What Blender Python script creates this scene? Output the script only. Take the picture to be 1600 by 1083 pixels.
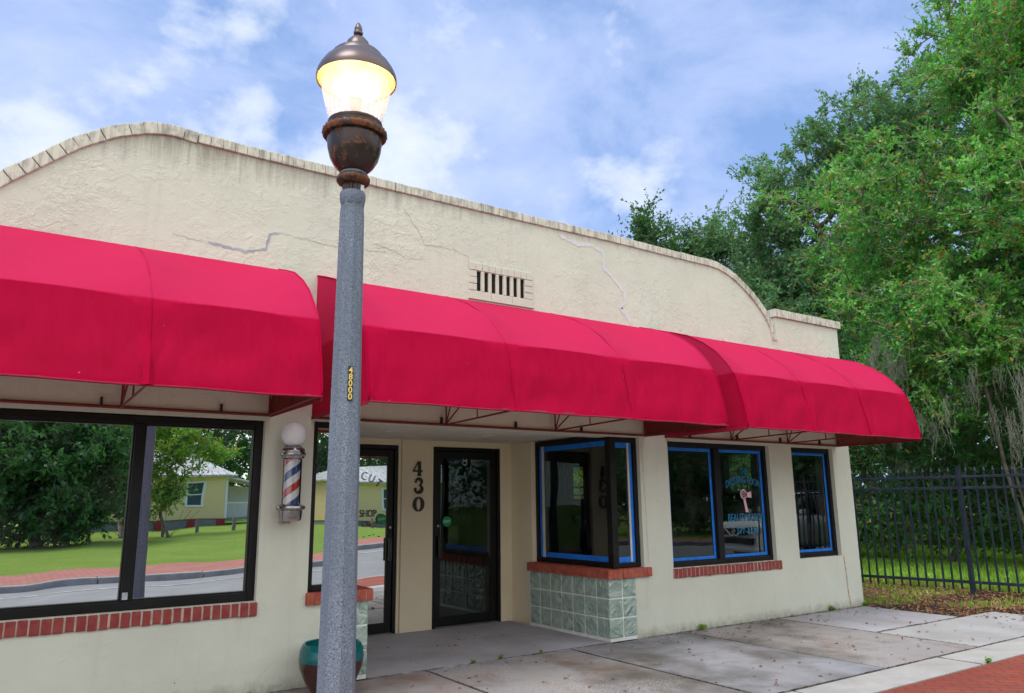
import bpy, bmesh, math, random
import numpy as np
from mathutils import Vector, Matrix, noise as mnoise
for o in list(bpy.data.objects): bpy.data.objects.remove(o)
SC = bpy.context.scene; COL = SC.collection
R = math.radians
rng = random.Random(7)

# ------------------------------------------------------------ camera
PITCH, ROLL, YAW = 0.202985, -0.010693, 0.596224
fw = Vector((math.sin(YAW)*math.cos(PITCH), math.cos(YAW)*math.cos(PITCH), math.sin(PITCH)))
r0 = Vector((math.cos(YAW), -math.sin(YAW), 0)); u0 = r0.cross(fw)
rr = math.cos(ROLL)*r0 + math.sin(ROLL)*u0; uu = -math.sin(ROLL)*r0 + math.cos(ROLL)*u0
cam = bpy.data.objects.new('camera', bpy.data.cameras.new('camera')); COL.objects.link(cam)
m = Matrix((rr, uu, -fw)).transposed().to_4x4(); m.translation = (0, -6.3757, 1.452)
cam.matrix_world = m
cam.data.sensor_width = 36; cam.data.lens = 1181.8/1600*36
cam.data.clip_start = .05; cam.data.clip_end = 2000
SC.camera = cam

# ------------------------------------------------------------ exposure
SC.view_settings.view_transform = 'Standard'; SC.view_settings.look = 'None'
SC.view_settings.gamma = 1; SC.view_settings.use_curve_mapping = False
SC.view_settings.exposure = 0.66
SC.render.engine = 'CYCLES'
SC.cycles.max_bounces = 8; SC.cycles.transparent_max_bounces = 16
SC.cycles.sample_clamp_indirect = 6

# ------------------------------------------------------------ sky
SUN_EL, SUN_AZ = 62, 245      # azimuth clockwise from +y (into the facade): 232 = behind left
sd = Vector((math.sin(R(SUN_AZ))*math.cos(R(SUN_EL)), math.cos(R(SUN_AZ))*math.cos(R(SUN_EL)), math.sin(R(SUN_EL))))
W = bpy.data.worlds.new('World'); SC.world = W; W.use_nodes = True
nt = W.node_tree; N = nt.nodes; L = nt.links
for n in list(N): N.remove(n)
def nd(tree, typ, ins=None, **kw):
    n = tree.nodes.new(typ)
    for k, v in kw.items(): setattr(n, k, v)
    for k, v in (ins or {}).items():
        s = n.inputs[k]
        if hasattr(v, 'is_output'): tree.links.new(v, s)
        else: s.default_value = v
    return n
def mathn(t, op, a, b=0.0, c=0.0, clamp=False):
    n = t.nodes.new('ShaderNodeMath'); n.operation = op; n.use_clamp = clamp
    for i, v in enumerate((a, b, c)):
        if hasattr(v, 'is_output'): t.links.new(v, n.inputs[i])
        else: n.inputs[i].default_value = v
    return n.outputs[0]
def mixc(t, fac, a, b, mode='MIX'):
    n = t.nodes.new('ShaderNodeMix'); n.data_type = 'RGBA'; n.blend_type = mode
    for s, v in ((n.inputs[0], fac), (n.inputs[6], a), (n.inputs[7], b)):
        if hasattr(v, 'is_output'): t.links.new(v, s)
        else: s.default_value = (tuple(v)+(1,))[:4] if isinstance(v, (tuple, list)) else v
    return n.outputs[2]
def ramp(t, fac, stops, interp='LINEAR'):
    n = t.nodes.new('ShaderNodeValToRGB'); n.color_ramp.interpolation = interp
    e = n.color_ramp.elements
    while len(e) < len(stops): e.new(.5)
    for el, (p, c) in zip(e, stops):
        el.position = p; el.color = (c, c, c, 1) if not isinstance(c, (tuple, list)) else (tuple(c)+(1,))[:4]
    t.links.new(fac, n.inputs[0]); return n.outputs[0]
sky = nd(nt, 'ShaderNodeTexSky', sky_type='NISHITA', sun_disc=False, sun_elevation=R(SUN_EL), sun_rotation=R(SUN_AZ), air_density=1.0, dust_density=.6, ozone_density=1.2)
tc = nd(nt, 'ShaderNodeTexCoord'); G = tc.outputs['Generated']
sep = nd(nt, 'ShaderNodeSeparateXYZ', {0: G})
zz = mathn(nt, 'ADD', mathn(nt, 'MAXIMUM', sep.outputs[2], 0.0), .22)
pl = nd(nt, 'ShaderNodeCombineXYZ', {0: mathn(nt, 'DIVIDE', sep.outputs[0], zz), 1: mathn(nt, 'DIVIDE', sep.outputs[1], zz), 2: 0.0})
n1 = nd(nt, 'ShaderNodeTexNoise', {'Vector': pl.outputs[0], 'Scale': 2.3, 'Detail': 10.0, 'Roughness': .6, 'Distortion': .3})
mp = nd(nt, 'ShaderNodeMapping', {'Vector': G, 'Scale': (4.5, 4.5, 6.5), 'Location': (1.3, .4, 0)})
n2 = nd(nt, 'ShaderNodeTexNoise', {'Vector': mp.outputs[0], 'Scale': 1.6, 'Detail': 9.0, 'Roughness': .55})
def blob(v, deg, amp):   # a cloud bank around one compass direction
    v = Vector(v).normalized(); c = math.cos(R(deg))
    dot = nd(nt, 'ShaderNodeVectorMath', {0: G, 1: tuple(v)}, operation='DOT_PRODUCT').outputs['Value']
    return mathn(nt, 'MULTIPLY', mathn(nt, 'SUBTRACT', dot, c, clamp=True), amp/(1-c))
def total(l):
    t_ = l[0]
    for q in l[1:]: t_ = mathn(nt, 'ADD', t_, q)
    return t_
soft = total([blob(d, w, a) for d, w, a in (((.369, .76, .535), 13, .09), ((.142, .862, .486), 16, .02), ((-.013, .929, .369), 12, .08), ((.53, .70, .47), 9, .07), ((.712, .50, .49), 12, -.06), ((.50, .70, .60), 10, -.06), ((.20, .85, .62), 12, -.06))])
puff = total([blob(d, w, a) for d, w, a in (((.235, .864, .41), 6, .15), ((.33, .833, .39), 6, .15), ((.46, .792, .375), 6, .17), ((-.013, .929, .36), 7, .12), ((.40, .76, .50), 5, .05), ((.74, .40, .53), 16, -.2))])
veil = ramp(nt, mathn(nt, 'ADD', n1.outputs[0], soft), [(.40, .04), (.53, .55), (.68, .95)])
cum = ramp(nt, mathn(nt, 'ADD', n2.outputs[0], puff), [(.56, 0.0), (.67, .6), (.82, 1.0)])
skyc = mixc(nt, 1.0, sky.outputs[0], (.095, .105, .125), 'MULTIPLY')
skyc = mixc(nt, .6, skyc, (.20, .33, .61))
c1 = mixc(nt, veil, skyc, (.39, .47, .70))
c2 = mixc(nt, cum, c1, (.58, .63, .72))
# bright broken overcast added over the unseen street side as front fill light
hy = nd(nt, 'ShaderNodeMapRange', {'Value': mathn(nt, 'ADD', sep.outputs[1], mathn(nt, 'MULTIPLY', sep.outputs[2], -.15)), 'From Min': .15, 'From Max': -.55, 'To Min': 0.0, 'To Max': 1.0}, interpolation_type='SMOOTHSTEP')
br = ramp(nt, n2.outputs[0], [(.30, .55), (.62, 1.0)])
c2 = mixc(nt, mathn(nt, 'MULTIPLY', hy.outputs[0], br), c2, (1.10, 1.10, 1.08))
bg = nd(nt, 'ShaderNodeBackground', {'Color': c2, 'Strength': 1.0})
wo = nd(nt, 'ShaderNodeOutputWorld', {'Surface': bg.outputs[0]})

sl = bpy.data.lights.new('sun', 'SUN'); sl.energy = 1.35; sl.angle = R(28); sl.color = (1, .95, .87)
so = bpy.data.objects.new('sun', sl); COL.objects.link(so); so.location = (-20, -20, 30)
so.rotation_euler = sd.to_track_quat('Z', 'Y').to_euler()

# ------------------------------------------------------------ material helpers
MATS = {}
def pmat(name, col, rough=.6, metal=0, spec=.5, **kw):
    if name in MATS: return MATS[name]
    M = bpy.data.materials.new(name); M.use_nodes = True; t = M.node_tree
    b = t.nodes['Principled BSDF']
    b.inputs['Base Color'].default_value = tuple(col)+(1,); b.inputs['Roughness'].default_value = rough
    b.inputs['Metallic'].default_value = metal; b.inputs['Specular IOR Level'].default_value = spec
    MATS[name] = M; return M
def wear(name, col, col2, scale=8, rough=.6, bump=.0, bscale=40, metal=0, fac=(.4, .65), dist=.01, spec=.5, stretch=(1, 1, 1)):
    if name in MATS: return MATS[name]
    M = pmat(name, col, rough, metal, spec); t = M.node_tree; b = t.nodes['Principled BSDF']
    tc = nd(t, 'ShaderNodeTexCoord'); mp = nd(t, 'ShaderNodeMapping', {'Vector': tc.outputs['Object'], 'Scale': stretch})
    n = nd(t, 'ShaderNodeTexNoise', {'Vector': mp.outputs[0], 'Scale': scale, 'Detail': 8.0, 'Roughness': .62})
    f = ramp(t, n.outputs[0], [(fac[0], 0.0), (fac[1], 1.0)])
    t.links.new(mixc(t, f, col, col2), b.inputs['Base Color'])
    if bump:
        n2 = nd(t, 'ShaderNodeTexNoise', {'Vector': mp.outputs[0], 'Scale': bscale, 'Detail': 6.0})
        bn = nd(t, 'ShaderNodeBump', {'Height': n2.outputs[0], 'Strength': bump, 'Distance': dist})
        t.links.new(bn.outputs[0], b.inputs['Normal'])
    return M
def P(M): return M.node_tree, M.node_tree.nodes['Principled BSDF']

def stucco(name, col, amount=.5, stains=True):
    M = pmat(name, col, .85, 0, .25); t, b = P(M)
    tc = nd(t, 'ShaderNodeTexCoord'); O = tc.outputs['Object']
    warp = nd(t, 'ShaderNodeTexNoise', {'Vector': O, 'Scale': 2.2, 'Detail': 3.0})
    wv = nd(t, 'ShaderNodeVectorMath', {0: warp.outputs['Color'], 1: (.55, .55, .55)}, operation='MULTIPLY')
    av = nd(t, 'ShaderNodeVectorMath', {0: O, 1: wv.outputs[0]}, operation='ADD')
    a = nd(t, 'ShaderNodeTexNoise', {'Vector': av.outputs[0], 'Scale': 5.5, 'Detail': 5.0, 'Roughness': .5, 'Distortion': 1.2})
    # trowel ridges: terrace the noise so that strokes end in little ledges
    tr = mathn(t, 'PINGPONG', mathn(t, 'MULTIPLY', a.outputs[0], 4.0), .5)
    ledge = ramp(t, tr, [(.0, 0.0), (.10, .75), (.5, 1.0)])
    low = nd(t, 'ShaderNodeTexNoise', {'Vector': O, 'Scale': 1.1, 'Detail': 3.0})
    msk = ramp(t, low.outputs[0], [(.38, .25), (.6, 1.0)])
    frag = nd(t, 'ShaderNodeTexNoise', {'Vector': O, 'Scale': 6.5, 'Detail': 4.0, 'Roughness': .7, 'W': 2.0}, noise_dimensions='4D')
    msk = mathn(t, 'MULTIPLY', msk, ramp(t, frag.outputs[0], [(.44, .10), (.58, 1.0)]))
    sp0 = nd(t, 'ShaderNodeSeparateXYZ', {0: O})
    msk = mathn(t, 'MULTIPLY', msk, nd(t, 'ShaderNodeMapRange', {'Value': sp0.outputs[2], 'From Min': 1.6, 'From Max': 2.9, 'To Min': .38, 'To Max': 1.0}).outputs[0])
    f = nd(t, 'ShaderNodeTexNoise', {'Vector': O, 'Scale': 60.0, 'Detail': 4.0})
    h = mathn(t, 'ADD', mathn(t, 'MULTIPLY', ledge, msk), mathn(t, 'MULTIPLY', f.outputs[0], .12))
    h = mathn(t, 'ADD', h, mathn(t, 'MULTIPLY', a.outputs[0], .9))
    bn = nd(t, 'ShaderNodeBump', {'Height': h, 'Strength': amount, 'Distance': .009})
    t.links.new(bn.outputs[0], b.inputs['Normal'])
    n = nd(t, 'ShaderNodeTexNoise', {'Vector': O, 'Scale': .9, 'Detail': 8.0, 'Roughness': .65})
    c = mixc(t, ramp(t, n.outputs[0], [(.35, 0.0), (.7, 1.0)]), col, tuple(x*.88 for x in col))
    if stains:
        sp = nd(t, 'ShaderNodeSeparateXYZ', {0: O})
        st = nd(t, 'ShaderNodeMapping', {'Vector': O, 'Scale': (7.0, 1.0, .55)})
        s = nd(t, 'ShaderNodeTexNoise', {'Vector': st.outputs[0], 'Scale': 1.6, 'Detail': 7.0, 'Roughness': .7})
        hz = nd(t, 'ShaderNodeMapRange', {'Value': sp.outputs[2], 'From Min': 3.85, 'From Max': 4.5, 'To Min': 0.0, 'To Max': 1.0})
        hx = nd(t, 'ShaderNodeMapRange', {'Value': sp.outputs[0], 'From Min': 0.5, 'From Max': -3.0, 'To Min': .72, 'To Max': 1.15})
        drip = ramp(t, mathn(t, 'MULTIPLY', mathn(t, 'MULTIPLY', s.outputs[0], hz.outputs[0]), hx.outputs[0]), [(.30, 0.0), (.58, .75)])
        c = mixc(t, drip, c, (.24, .22, .17))
        # dirt splashed up along the foot of the wall, ragged edge
        ft = nd(t, 'ShaderNodeMapRange', {'Value': sp.outputs[2], 'From Min': .22, 'From Max': -.02, 'To Min': 0.0, 'To Max': 1.0})
        s2 = nd(t, 'ShaderNodeTexNoise', {'Vector': O, 'Scale': 9.0, 'Detail': 8.0, 'Roughness': .75})
        sf = ramp(t, mathn(t, 'MULTIPLY', s2.outputs[0], ft.outputs[0]), [(.22, 0.0), (.6, .75)])
        c = mixc(t, sf, c, (.20, .17, .13))
        dm = nd(t, 'ShaderNodeMapping', {'Vector': O, 'Scale': (6.0, 1.0, .35)})
        dr = nd(t, 'ShaderNodeTexNoise', {'Vector': dm.outputs[0], 'Scale': 1.9, 'Detail': 9.0, 'Roughness': .7})
        c = mixc(t, ramp(t, dr.outputs[0], [(.54, 0.0), (.80, .30)]), c, (.42, .40, .32))
        s3 = nd(t, 'ShaderNodeTexVoronoi', {'Vector': O, 'Scale': 4.2})
        pit = ramp(t, s3.outputs['Distance'], [(.022, .65), (.035, 0.0)])
        c = mixc(t, pit, c, (.14, .12, .1))
    t.links.new(c, b.inputs['Base Color'])
    return M

CREAM = (.68, .70, .60)
M_ST = stucco('stucco_cream', CREAM, .5)
M_STA = stucco('stucco_alcove', (.85, .74, .54), .3, False)
M_SOF = wear('soffit_paint', (.80, .76, .66), (.7, .66, .56), 3, .8)
M_COP = None
def coping_mat():
    M = pmat('coping_paint', (.66, .66, .565), .8); t, b = P(M)
    tc = nd(t, 'ShaderNodeTexCoord'); O = tc.outputs['Object']
    g = nd(t, 'ShaderNodeNewGeometry'); sp = nd(t, 'ShaderNodeSeparateXYZ', {0: g.outputs['True Normal']})
    n = nd(t, 'ShaderNodeTexNoise', {'Vector': O, 'Scale': 5.0, 'Detail': 8.0, 'Roughness': .7})
    st = nd(t, 'ShaderNodeMapping', {'Vector': O, 'Scale': (9.0, 1.0, 1.4)})
    s = nd(t, 'ShaderNodeTexNoise', {'Vector': st.outputs[0], 'Scale': 2.5, 'Detail': 6.0, 'Roughness': .7})
    up = mathn(t, 'MULTIPLY', mathn(t, 'GREATER_THAN', sp.outputs[2], .5), .55)
    f = ramp(t, mathn(t, 'ADD', n.outputs[0], up), [(.50, 0.0), (.75, .9)])
    c = mixc(t, ramp(t, s.outputs[0], [(.46, 0.0), (.68, .85)]), (.66, .66, .565), (.25, .235, .19))
    c = mixc(t, f, c, (.10, .095, .08)); t.links.new(c, b.inputs['Base Color'])
    bn = nd(t, 'ShaderNodeBump', {'Height': n.outputs[0], 'Strength': .4, 'Distance': .01}); t.links.new(bn.outputs[0], b.inputs['Normal'])
    return M
M_COP = coping_mat()
M_BRK = wear('red_brick', (.24, .030, .028), (.34, .075, .06), 14, .75, .5, 60, fac=(.35, .7))
M_BRK2 = wear('orange_brick', (.33, .055, .035), (.47, .13, .08), 14, .75, .5, 60, fac=(.35, .7))
M_MORT = wear('mortar', (.50, .42, .36), (.36, .28, .24), 12, .9, .3)
M_BLACK = wear('black_aluminium', (.006, .006, .007), (.016, .016, .018), 6, .42, 0, metal=0, fac=(.5, .8), spec=.3)
M_TAPE = wear('blue_masking_tape', (.008, .22, .85), (.008, .15, .65), 10, .6)
M_WHT = wear('white_reveal', (.62, .62, .60), (.5, .5, .48), 5, .7)
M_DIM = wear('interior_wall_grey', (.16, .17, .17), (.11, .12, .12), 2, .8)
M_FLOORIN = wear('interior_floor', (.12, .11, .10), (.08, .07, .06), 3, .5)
M_STEELR = wear('red_painted_steel', (.20, .012, .02), (.12, .01, .015), 9, .45)
M_STEELD = wear('dark_steel', (.03, .012, .015), (.02, .015, .015), 9, .6)

def fabric():
    M = pmat('red_awning_canvas', (.62, .008, .055), .95, 0, .06); t, b = P(M)
    tc = nd(t, 'ShaderNodeTexCoord'); O = tc.outputs['Object']
    mp = nd(t, 'ShaderNodeMapping', {'Vector': O, 'Scale': (5.0, 5.0, .6)})
    n = nd(t, 'ShaderNodeTexNoise', {'Vector': mp.outputs[0], 'Scale': 5.0, 'Detail': 7.0, 'Roughness': .65})
    c = mixc(t, ramp(t, n.outputs[0], [(.30, 0.0), (.85, 1.0)]), (.40, .0012, .036), (.46, .003, .048))
    v = nd(t, 'ShaderNodeTexVoronoi', {'Vector': O, 'Scale': 5.5})
    sp = ramp(t, v.outputs['Distance'], [(.020, .7), (.034, 0.0)])
    c = mixc(t, sp, c, (.80, .16, .24))
    # the top panels, above the fold, are coloured pinker to imitate light from the sky
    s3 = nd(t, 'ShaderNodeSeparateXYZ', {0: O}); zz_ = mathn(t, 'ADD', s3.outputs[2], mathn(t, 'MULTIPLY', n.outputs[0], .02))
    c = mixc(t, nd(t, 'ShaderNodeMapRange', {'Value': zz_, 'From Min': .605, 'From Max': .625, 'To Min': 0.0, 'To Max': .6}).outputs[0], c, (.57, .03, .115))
    n2 = nd(t, 'ShaderNodeTexNoise', {'Vector': O, 'Scale': 2.2, 'Detail': 2.0})
    n3 = nd(t, 'ShaderNodeTexNoise', {'Vector': O, 'Scale': 420.0, 'Detail': 1.0})
    h = mathn(t, 'ADD', mathn(t, 'MULTIPLY', n2.outputs[0], .9), mathn(t, 'MULTIPLY', n3.outputs[0], .03))
    bn = nd(t, 'ShaderNodeBump', {'Height': h, 'Strength': .5, 'Distance': .03}); t.links.new(bn.outputs[0], b.inputs['Normal'])
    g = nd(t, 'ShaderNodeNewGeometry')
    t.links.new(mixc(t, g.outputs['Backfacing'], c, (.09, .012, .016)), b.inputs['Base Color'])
    tl = nd(t, 'ShaderNodeBsdfTranslucent', {'Color': (.95, .30, .16, 1)}); out = t.nodes['Material Output']
    mx = nd(t, 'ShaderNodeMixShader', {0: .09, 1: b.outputs[0], 2: tl.outputs[0]}); t.links.new(mx.outputs[0], out.inputs[0])
    return M
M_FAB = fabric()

def glass(name, tint, refl, fres=True, rough=0.0, gcol=(1, 1, 1)):
    M = bpy.data.materials.new(name); M.use_nodes = True; t = M.node_tree
    for n in list(t.nodes): t.nodes.remove(n)
    tr = nd(t, 'ShaderNodeBsdfTransparent', {'Color': tint+(1,)})
    gl = nd(t, 'ShaderNodeBsdfGlossy', {'Color': gcol+(1,), 'Roughness': rough})
    fr = nd(t, 'ShaderNodeFresnel', {'IOR': 1.5})
    O_ = nd(t, 'ShaderNodeTexCoord').outputs['Object']
    wn = nd(t, 'ShaderNodeTexNoise', {'Vector': O_, 'Scale': 1.4, 'Detail': 1.0}); bw = nd(t, 'ShaderNodeBump', {'Height': wn.outputs[0], 'Strength': .14, 'Distance': .014}); t.links.new(bw.outputs[0], gl.inputs['Normal'])
    dn = nd(t, 'ShaderNodeTexNoise', {'Vector': O_, 'Scale': 3.0, 'Detail': 8.0, 'Roughness': .7}); ds = nd(t, 'ShaderNodeBsdfDiffuse', {'Color': (.5, .5, .48, 1)})
    f = mathn(t, 'ADD', mathn(t, 'MULTIPLY', fr.outputs[0], 1.0), refl, clamp=True)
    mx = nd(t, 'ShaderNodeMixShader', {0: f, 1: tr.outputs[0], 2: gl.outputs[0]})
    mx = nd(t, 'ShaderNodeMixShader', {0: ramp(t, dn.outputs[0], [(.45, 0.0), (.8, .07)]), 1: mx.outputs[0], 2: ds.outputs[0]})
    nd(t, 'ShaderNodeOutputMaterial', {'Surface': mx.outputs[0]})
    MATS[name] = M; return M
M_GMIR = glass('mirror_tinted_glass', (.25, .27, .26), .86, gcol=(.96, .98, .97))
M_GCLR = glass('window_glass', (.42, .47, .46), .055, gcol=(.85, .95, .95))
M_GDOOR = glass('dark_door_glass', (.16, .18, .18), .10, gcol=(.8, .95, .92))

# ------------------------------------------------------------ object helpers
ORG = {}
def tag(o, label=None, cat=None, group=None, kind=None):
    if label: o['label'] = label
    if cat: o['category'] = cat
    if group: o['group'] = group
    if kind: o['kind'] = kind
    return o
def thing(name, label, cat, loc=(0, 0, 0), group=None):
    o = bpy.data.objects.new(name, None); COL.objects.link(o); o.location = loc; o.empty_display_size = .1
    ORG[o.name] = Vector(loc); return tag(o, label, cat, group)
def link(name, me, parent=None, org=None):
    o = bpy.data.objects.new(name, me); COL.objects.link(o)
    if parent is not None:
        org = ORG[parent.name]; o.parent = parent
    elif org is None: org = Vector((0, 0, 0))
    org = Vector(org)
    if org.length > 0: me.transform(Matrix.Translation(-org))
    if parent is None: o.location = org
    ORG[o.name] = org; return o
class MB:
    def __init__(s): s.v = []; s.f = []; s.m = []; s.cur = 0
    def add(s, vs, fs):
        b = len(s.v); s.v += [tuple(v) for v in vs]; s.f += [tuple(i+b for i in f) for f in fs]; s.m += [s.cur]*len(fs); return s
    def box(s, x0, x1, y0, y1, z0, z1):
        return s.add([(x0,y0,z0),(x1,y0,z0),(x1,y1,z0),(x0,y1,z0),(x0,y0,z1),(x1,y0,z1),(x1,y1,z1),(x0,y1,z1)],
                     [(0,3,2,1),(4,5,6,7),(0,1,5,4),(1,2,6,5),(2,3,7,6),(3,0,4,7)])
    def tube(s, pts, rad, n=8, cap=True):
        pts = [Vector(p) for p in pts]; k = len(pts)
        if not isinstance(rad, (list, tuple)): rad = [rad]*k
        vs = []; up = None
        for i, p in enumerate(pts):
            d = (pts[min(i+1, k-1)]-pts[max(i-1, 0)]).normalized()
            if up is None: up = Vector((0, 0, 1)) if abs(d.z) < .9 else Vector((0, 1, 0))
            a = d.cross(up).normalized(); b = a.cross(d).normalized(); up = b
            for j in range(n):
                t = 2*math.pi*j/n; vs.append(p+(a*math.cos(t)+b*math.sin(t))*rad[i])
        fs = [(i*n+j, i*n+(j+1) % n, (i+1)*n+(j+1) % n, (i+1)*n+j) for i in range(k-1) for j in range(n)]
        if cap: fs += [tuple(range(n))[::-1], tuple((k-1)*n+j for j in range(n))]
        return s.add(vs, fs)
    def bar(s, p, q, w, h=None):
        h = h or w; p = Vector(p); q = Vector(q); d = (q-p).normalized()
        up = Vector((0, 0, 1)) if abs(d.z) < .9 else Vector((1, 0, 0))
        a = d.cross(up).normalized()*w/2; b = a.cross(d).normalized()*h/2
        vs = [p-a-b, p+a-b, p+a+b, p-a+b, q-a-b, q+a-b, q+a+b, q-a+b]
        return s.add(vs, [(0,3,2,1),(4,5,6,7),(0,1,5,4),(1,2,6,5),(2,3,7,6),(3,0,4,7)])
    def lathe(s, prof, c=(0, 0), n=32, cap=True, rfun=None):
        vs = []
        for (r, z) in prof:
            for j in range(n):
                t = 2*math.pi*j/n; q = r*(rfun(t, z) if rfun else 1); vs.append((c[0]+q*math.cos(t), c[1]+q*math.sin(t), z))
        k = len(prof)
        fs = [(i*n+j, i*n+(j+1) % n, (i+1)*n+(j+1) % n, (i+1)*n+j) for i in range(k-1) for j in range(n)]
        if cap: fs += [tuple(range(n))[::-1], tuple((k-1)*n+j for j in range(n))]
        return s.add(vs, fs)
    def build(s, name, mats, parent=None, org=None, smooth=False, bevel=0, bseg=2, recalc=True):
        me = bpy.data.meshes.new(name); me.from_pydata(s.v, [], s.f)
        if not isinstance(mats, (list, tuple)): mats = [mats]
        for q in mats: me.materials.append(q)
        if len(mats) > 1: me.polygons.foreach_set('material_index', s.m)
        if recalc:
            bm = bmesh.new(); bm.from_mesh(me); bmesh.ops.recalc_face_normals(bm, faces=bm.faces); bm.to_mesh(me); bm.free()
        if smooth:
            me.shade_smooth()
            if smooth != 'all': me.set_sharp_from_angle(angle=R(smooth if isinstance(smooth, (int, float)) and smooth is not True else 40))
        me.update(); o = link(name, me, parent, org)
        if bevel:
            mo = o.modifiers.new('bevel', 'BEVEL'); mo.width = bevel; mo.segments = bseg; mo.limit_method = 'ANGLE'; mo.angle_limit = R(40)
            mo.harden_normals = False
        return o
def poly_solid(name, outer, holes, thick, mp, mats, parent=None, org=None, bevel=0):
    """2-D outline with holes, extruded; mp maps (a, b, t in 0..thick) to a world point"""
    cu = bpy.data.curves.new(name, 'CURVE'); cu.dimensions = '2D'; cu.fill_mode = 'BOTH'; cu.extrude = thick/2
    for lp in [outer]+holes:
        sp = cu.splines.new('POLY'); sp.points.add(len(lp)-1); sp.use_cyclic_u = True
        for q, (a, b) in zip(sp.points, lp): q.co = (a, b, 0, 1)
    ob = bpy.data.objects.new('tmp', cu); COL.objects.link(ob)
    dg = bpy.context.evaluated_depsgraph_get(); dg.update()
    me = bpy.data.meshes.new_from_object(ob.evaluated_get(dg)); bpy.data.objects.remove(ob)
    me.materials.clear()
    co = [mp(v.co.x, v.co.y, v.co.z+thick/2) for v in me.vertices]
    for v, c in zip(me.vertices, co): v.co = c
    bm = bmesh.new(); bm.from_mesh(me); bmesh.ops.remove_doubles(bm, verts=bm.verts, dist=1e-5)
    bmesh.ops.recalc_face_normals(bm, faces=bm.faces); bm.to_mesh(me); bm.free()
    me.name = name; me.materials.append(mats)
    for p in me.polygons: p.use_smooth = False
    return link(name, me, parent, org)
def text(body, size, M, parent, mtx, name='lettering', ext=.001, ax='CENTER', sx=1, offset=0, curve=None):
    cu = bpy.data.curves.new(name, 'FONT'); cu.body = body; cu.size = size; cu.extrude = ext; cu.align_x = ax; cu.align_y = 'CENTER'; cu.offset = offset
    cu.resolution_u = 3
    ob = bpy.data.objects.new('tmp', cu); COL.objects.link(ob)
    dg = bpy.context.evaluated_depsgraph_get(); dg.update()
    me = bpy.data.meshes.new_from_object(ob.evaluated_get(dg)); bpy.data.objects.remove(ob); me.materials.clear(); me.materials.append(M)
    me.transform(Matrix.Diagonal((sx, 1, 1, 1)))
    if curve:
        for v in me.vertices: v.co.y += curve(v.co.x)
    me.transform(mtx); return link(name, me, parent)
def face_front(x, y, z, ang=0):   # text plane facing -y
    return Matrix.Translation((x, y, z)) @ Matrix.Rotation(R(90), 4, 'X') @ Matrix.Rotation(ang, 4, 'Z')

# ------------------------------------------------------------ ground and pavements
def sm(t): t = max(0, min(1, t)); return t*t*(3-2*t)
def gz(x, y): return .03*(max(-40, min(12, x-1)) if x < 14 else max(0, 12-(x-14)*1.5))*sm((-y-4.6)/6.0)
def sheet(name, xs, ys, dz, M, zf=gz, **kw):
    b = MB(); nx = len(xs)
    vs = [(x, y, zf(x, y)+(dz(x, y) if callable(dz) else dz)) for y in ys for x in xs]
    fs = [(j*nx+i, j*nx+i+1, (j+1)*nx+i+1, (j+1)*nx+i) for j in range(len(ys)-1) for i in range(nx-1)]
    b.add(vs, fs); o = b.build(name, M); return tag(o, kind='structure', **kw)
def grass_mat(name, a, b_, c):
    M = pmat(name, a, .9, 0, .1); t, b = P(M)
    O = nd(t, 'ShaderNodeTexCoord').outputs['Object']
    n = nd(t, 'ShaderNodeTexNoise', {'Vector': O, 'Scale': .5, 'Detail': 9.0, 'Roughness': .7})
    n2 = nd(t, 'ShaderNodeTexNoise', {'Vector': O, 'Scale': 14.0, 'Detail': 6.0, 'Roughness': .8})
    col = mixc(t, ramp(t, n.outputs[0], [(.35, 0.0), (.65, 1.0)]), a, b_)
    col = mixc(t, ramp(t, n2.outputs[0], [(.45, 0.0), (.7, .7)]), col, c)
    t.links.new(col, b.inputs['Base Color'])
    bn = nd(t, 'ShaderNodeBump', {'Height': n2.outputs[0], 'Strength': .9, 'Distance': .05}); t.links.new(bn.outputs[0], b.inputs['Normal'])
    return M
M_LAWN = grass_mat('lawn', (.17, .26, .04), (.22, .33, .06), (.10, .17, .03))
M_SOIL = wear('leaf_mould_soil', (.16, .10, .06), (.10, .13, .04), 3, .95, .8, 30)
def lin(a, b, n): return [a+(b-a)*i/n for i in range(n+1)]
xs = [-260, -120] + lin(-60, 60, 40) + [130, 400]
sheet('ground', xs, [-300, -120, -60, -40, -30, -20, -14.12, -14.1, -4.62, -4.6, -2, 0, 20, 60, 120, 400],
      lambda x, y: -.04 if (y > -4.61 or y < -14.11) else -.35, M_LAWN)
M_ASPH = wear('asphalt', (.20, .20, .21), (.27, .27, .27), 1.2, .85, .5, 120, fac=(.3, .7))
sheet('road', xs, [-11.45, -9.8, -8.6, -7.4, -6.2, -5.0, -4.6], -.13, M_ASPH)
M_LINE = wear('worn_white_road_paint', (.62, .62, .60), (.3, .3, .3), 5, .7)
sheet('road_marking', lin(-60, 60, 40), [-10.35, -10.25], -.124, M_LINE, zf=gz)
def kerb(name, y0, y1, z1):
    b = MB(); X = lin(-60, 60, 60)
    for a, c in zip(X, X[1:]):
        c2 = c-.012
        za, zc = gz(a, (y0+y1)/2), gz(c, (y0+y1)/2)
        b.add([(a,y0,za-.3),(c2,y0,zc-.3),(c2,y1,zc-.3),(a,y1,za-.3),(a,y0,za+z1),(c2,y0,zc+z1),(c2,y1,zc+z1),(a,y1,za+z1)],
              [(0,3,2,1),(4,5,6,7),(0,1,5,4),(1,2,6,5),(2,3,7,6),(3,0,4,7)])
    return tag(b.build(name, wear('kerb_concrete', (.36, .35, .33), (.26, .25, .23), 4, .85, .3), bevel=.02), kind='structure')
kerb('kerb', -4.6, -4.42, .0); kerb('kerb_across_street', -11.65, -11.45, .0)
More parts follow.
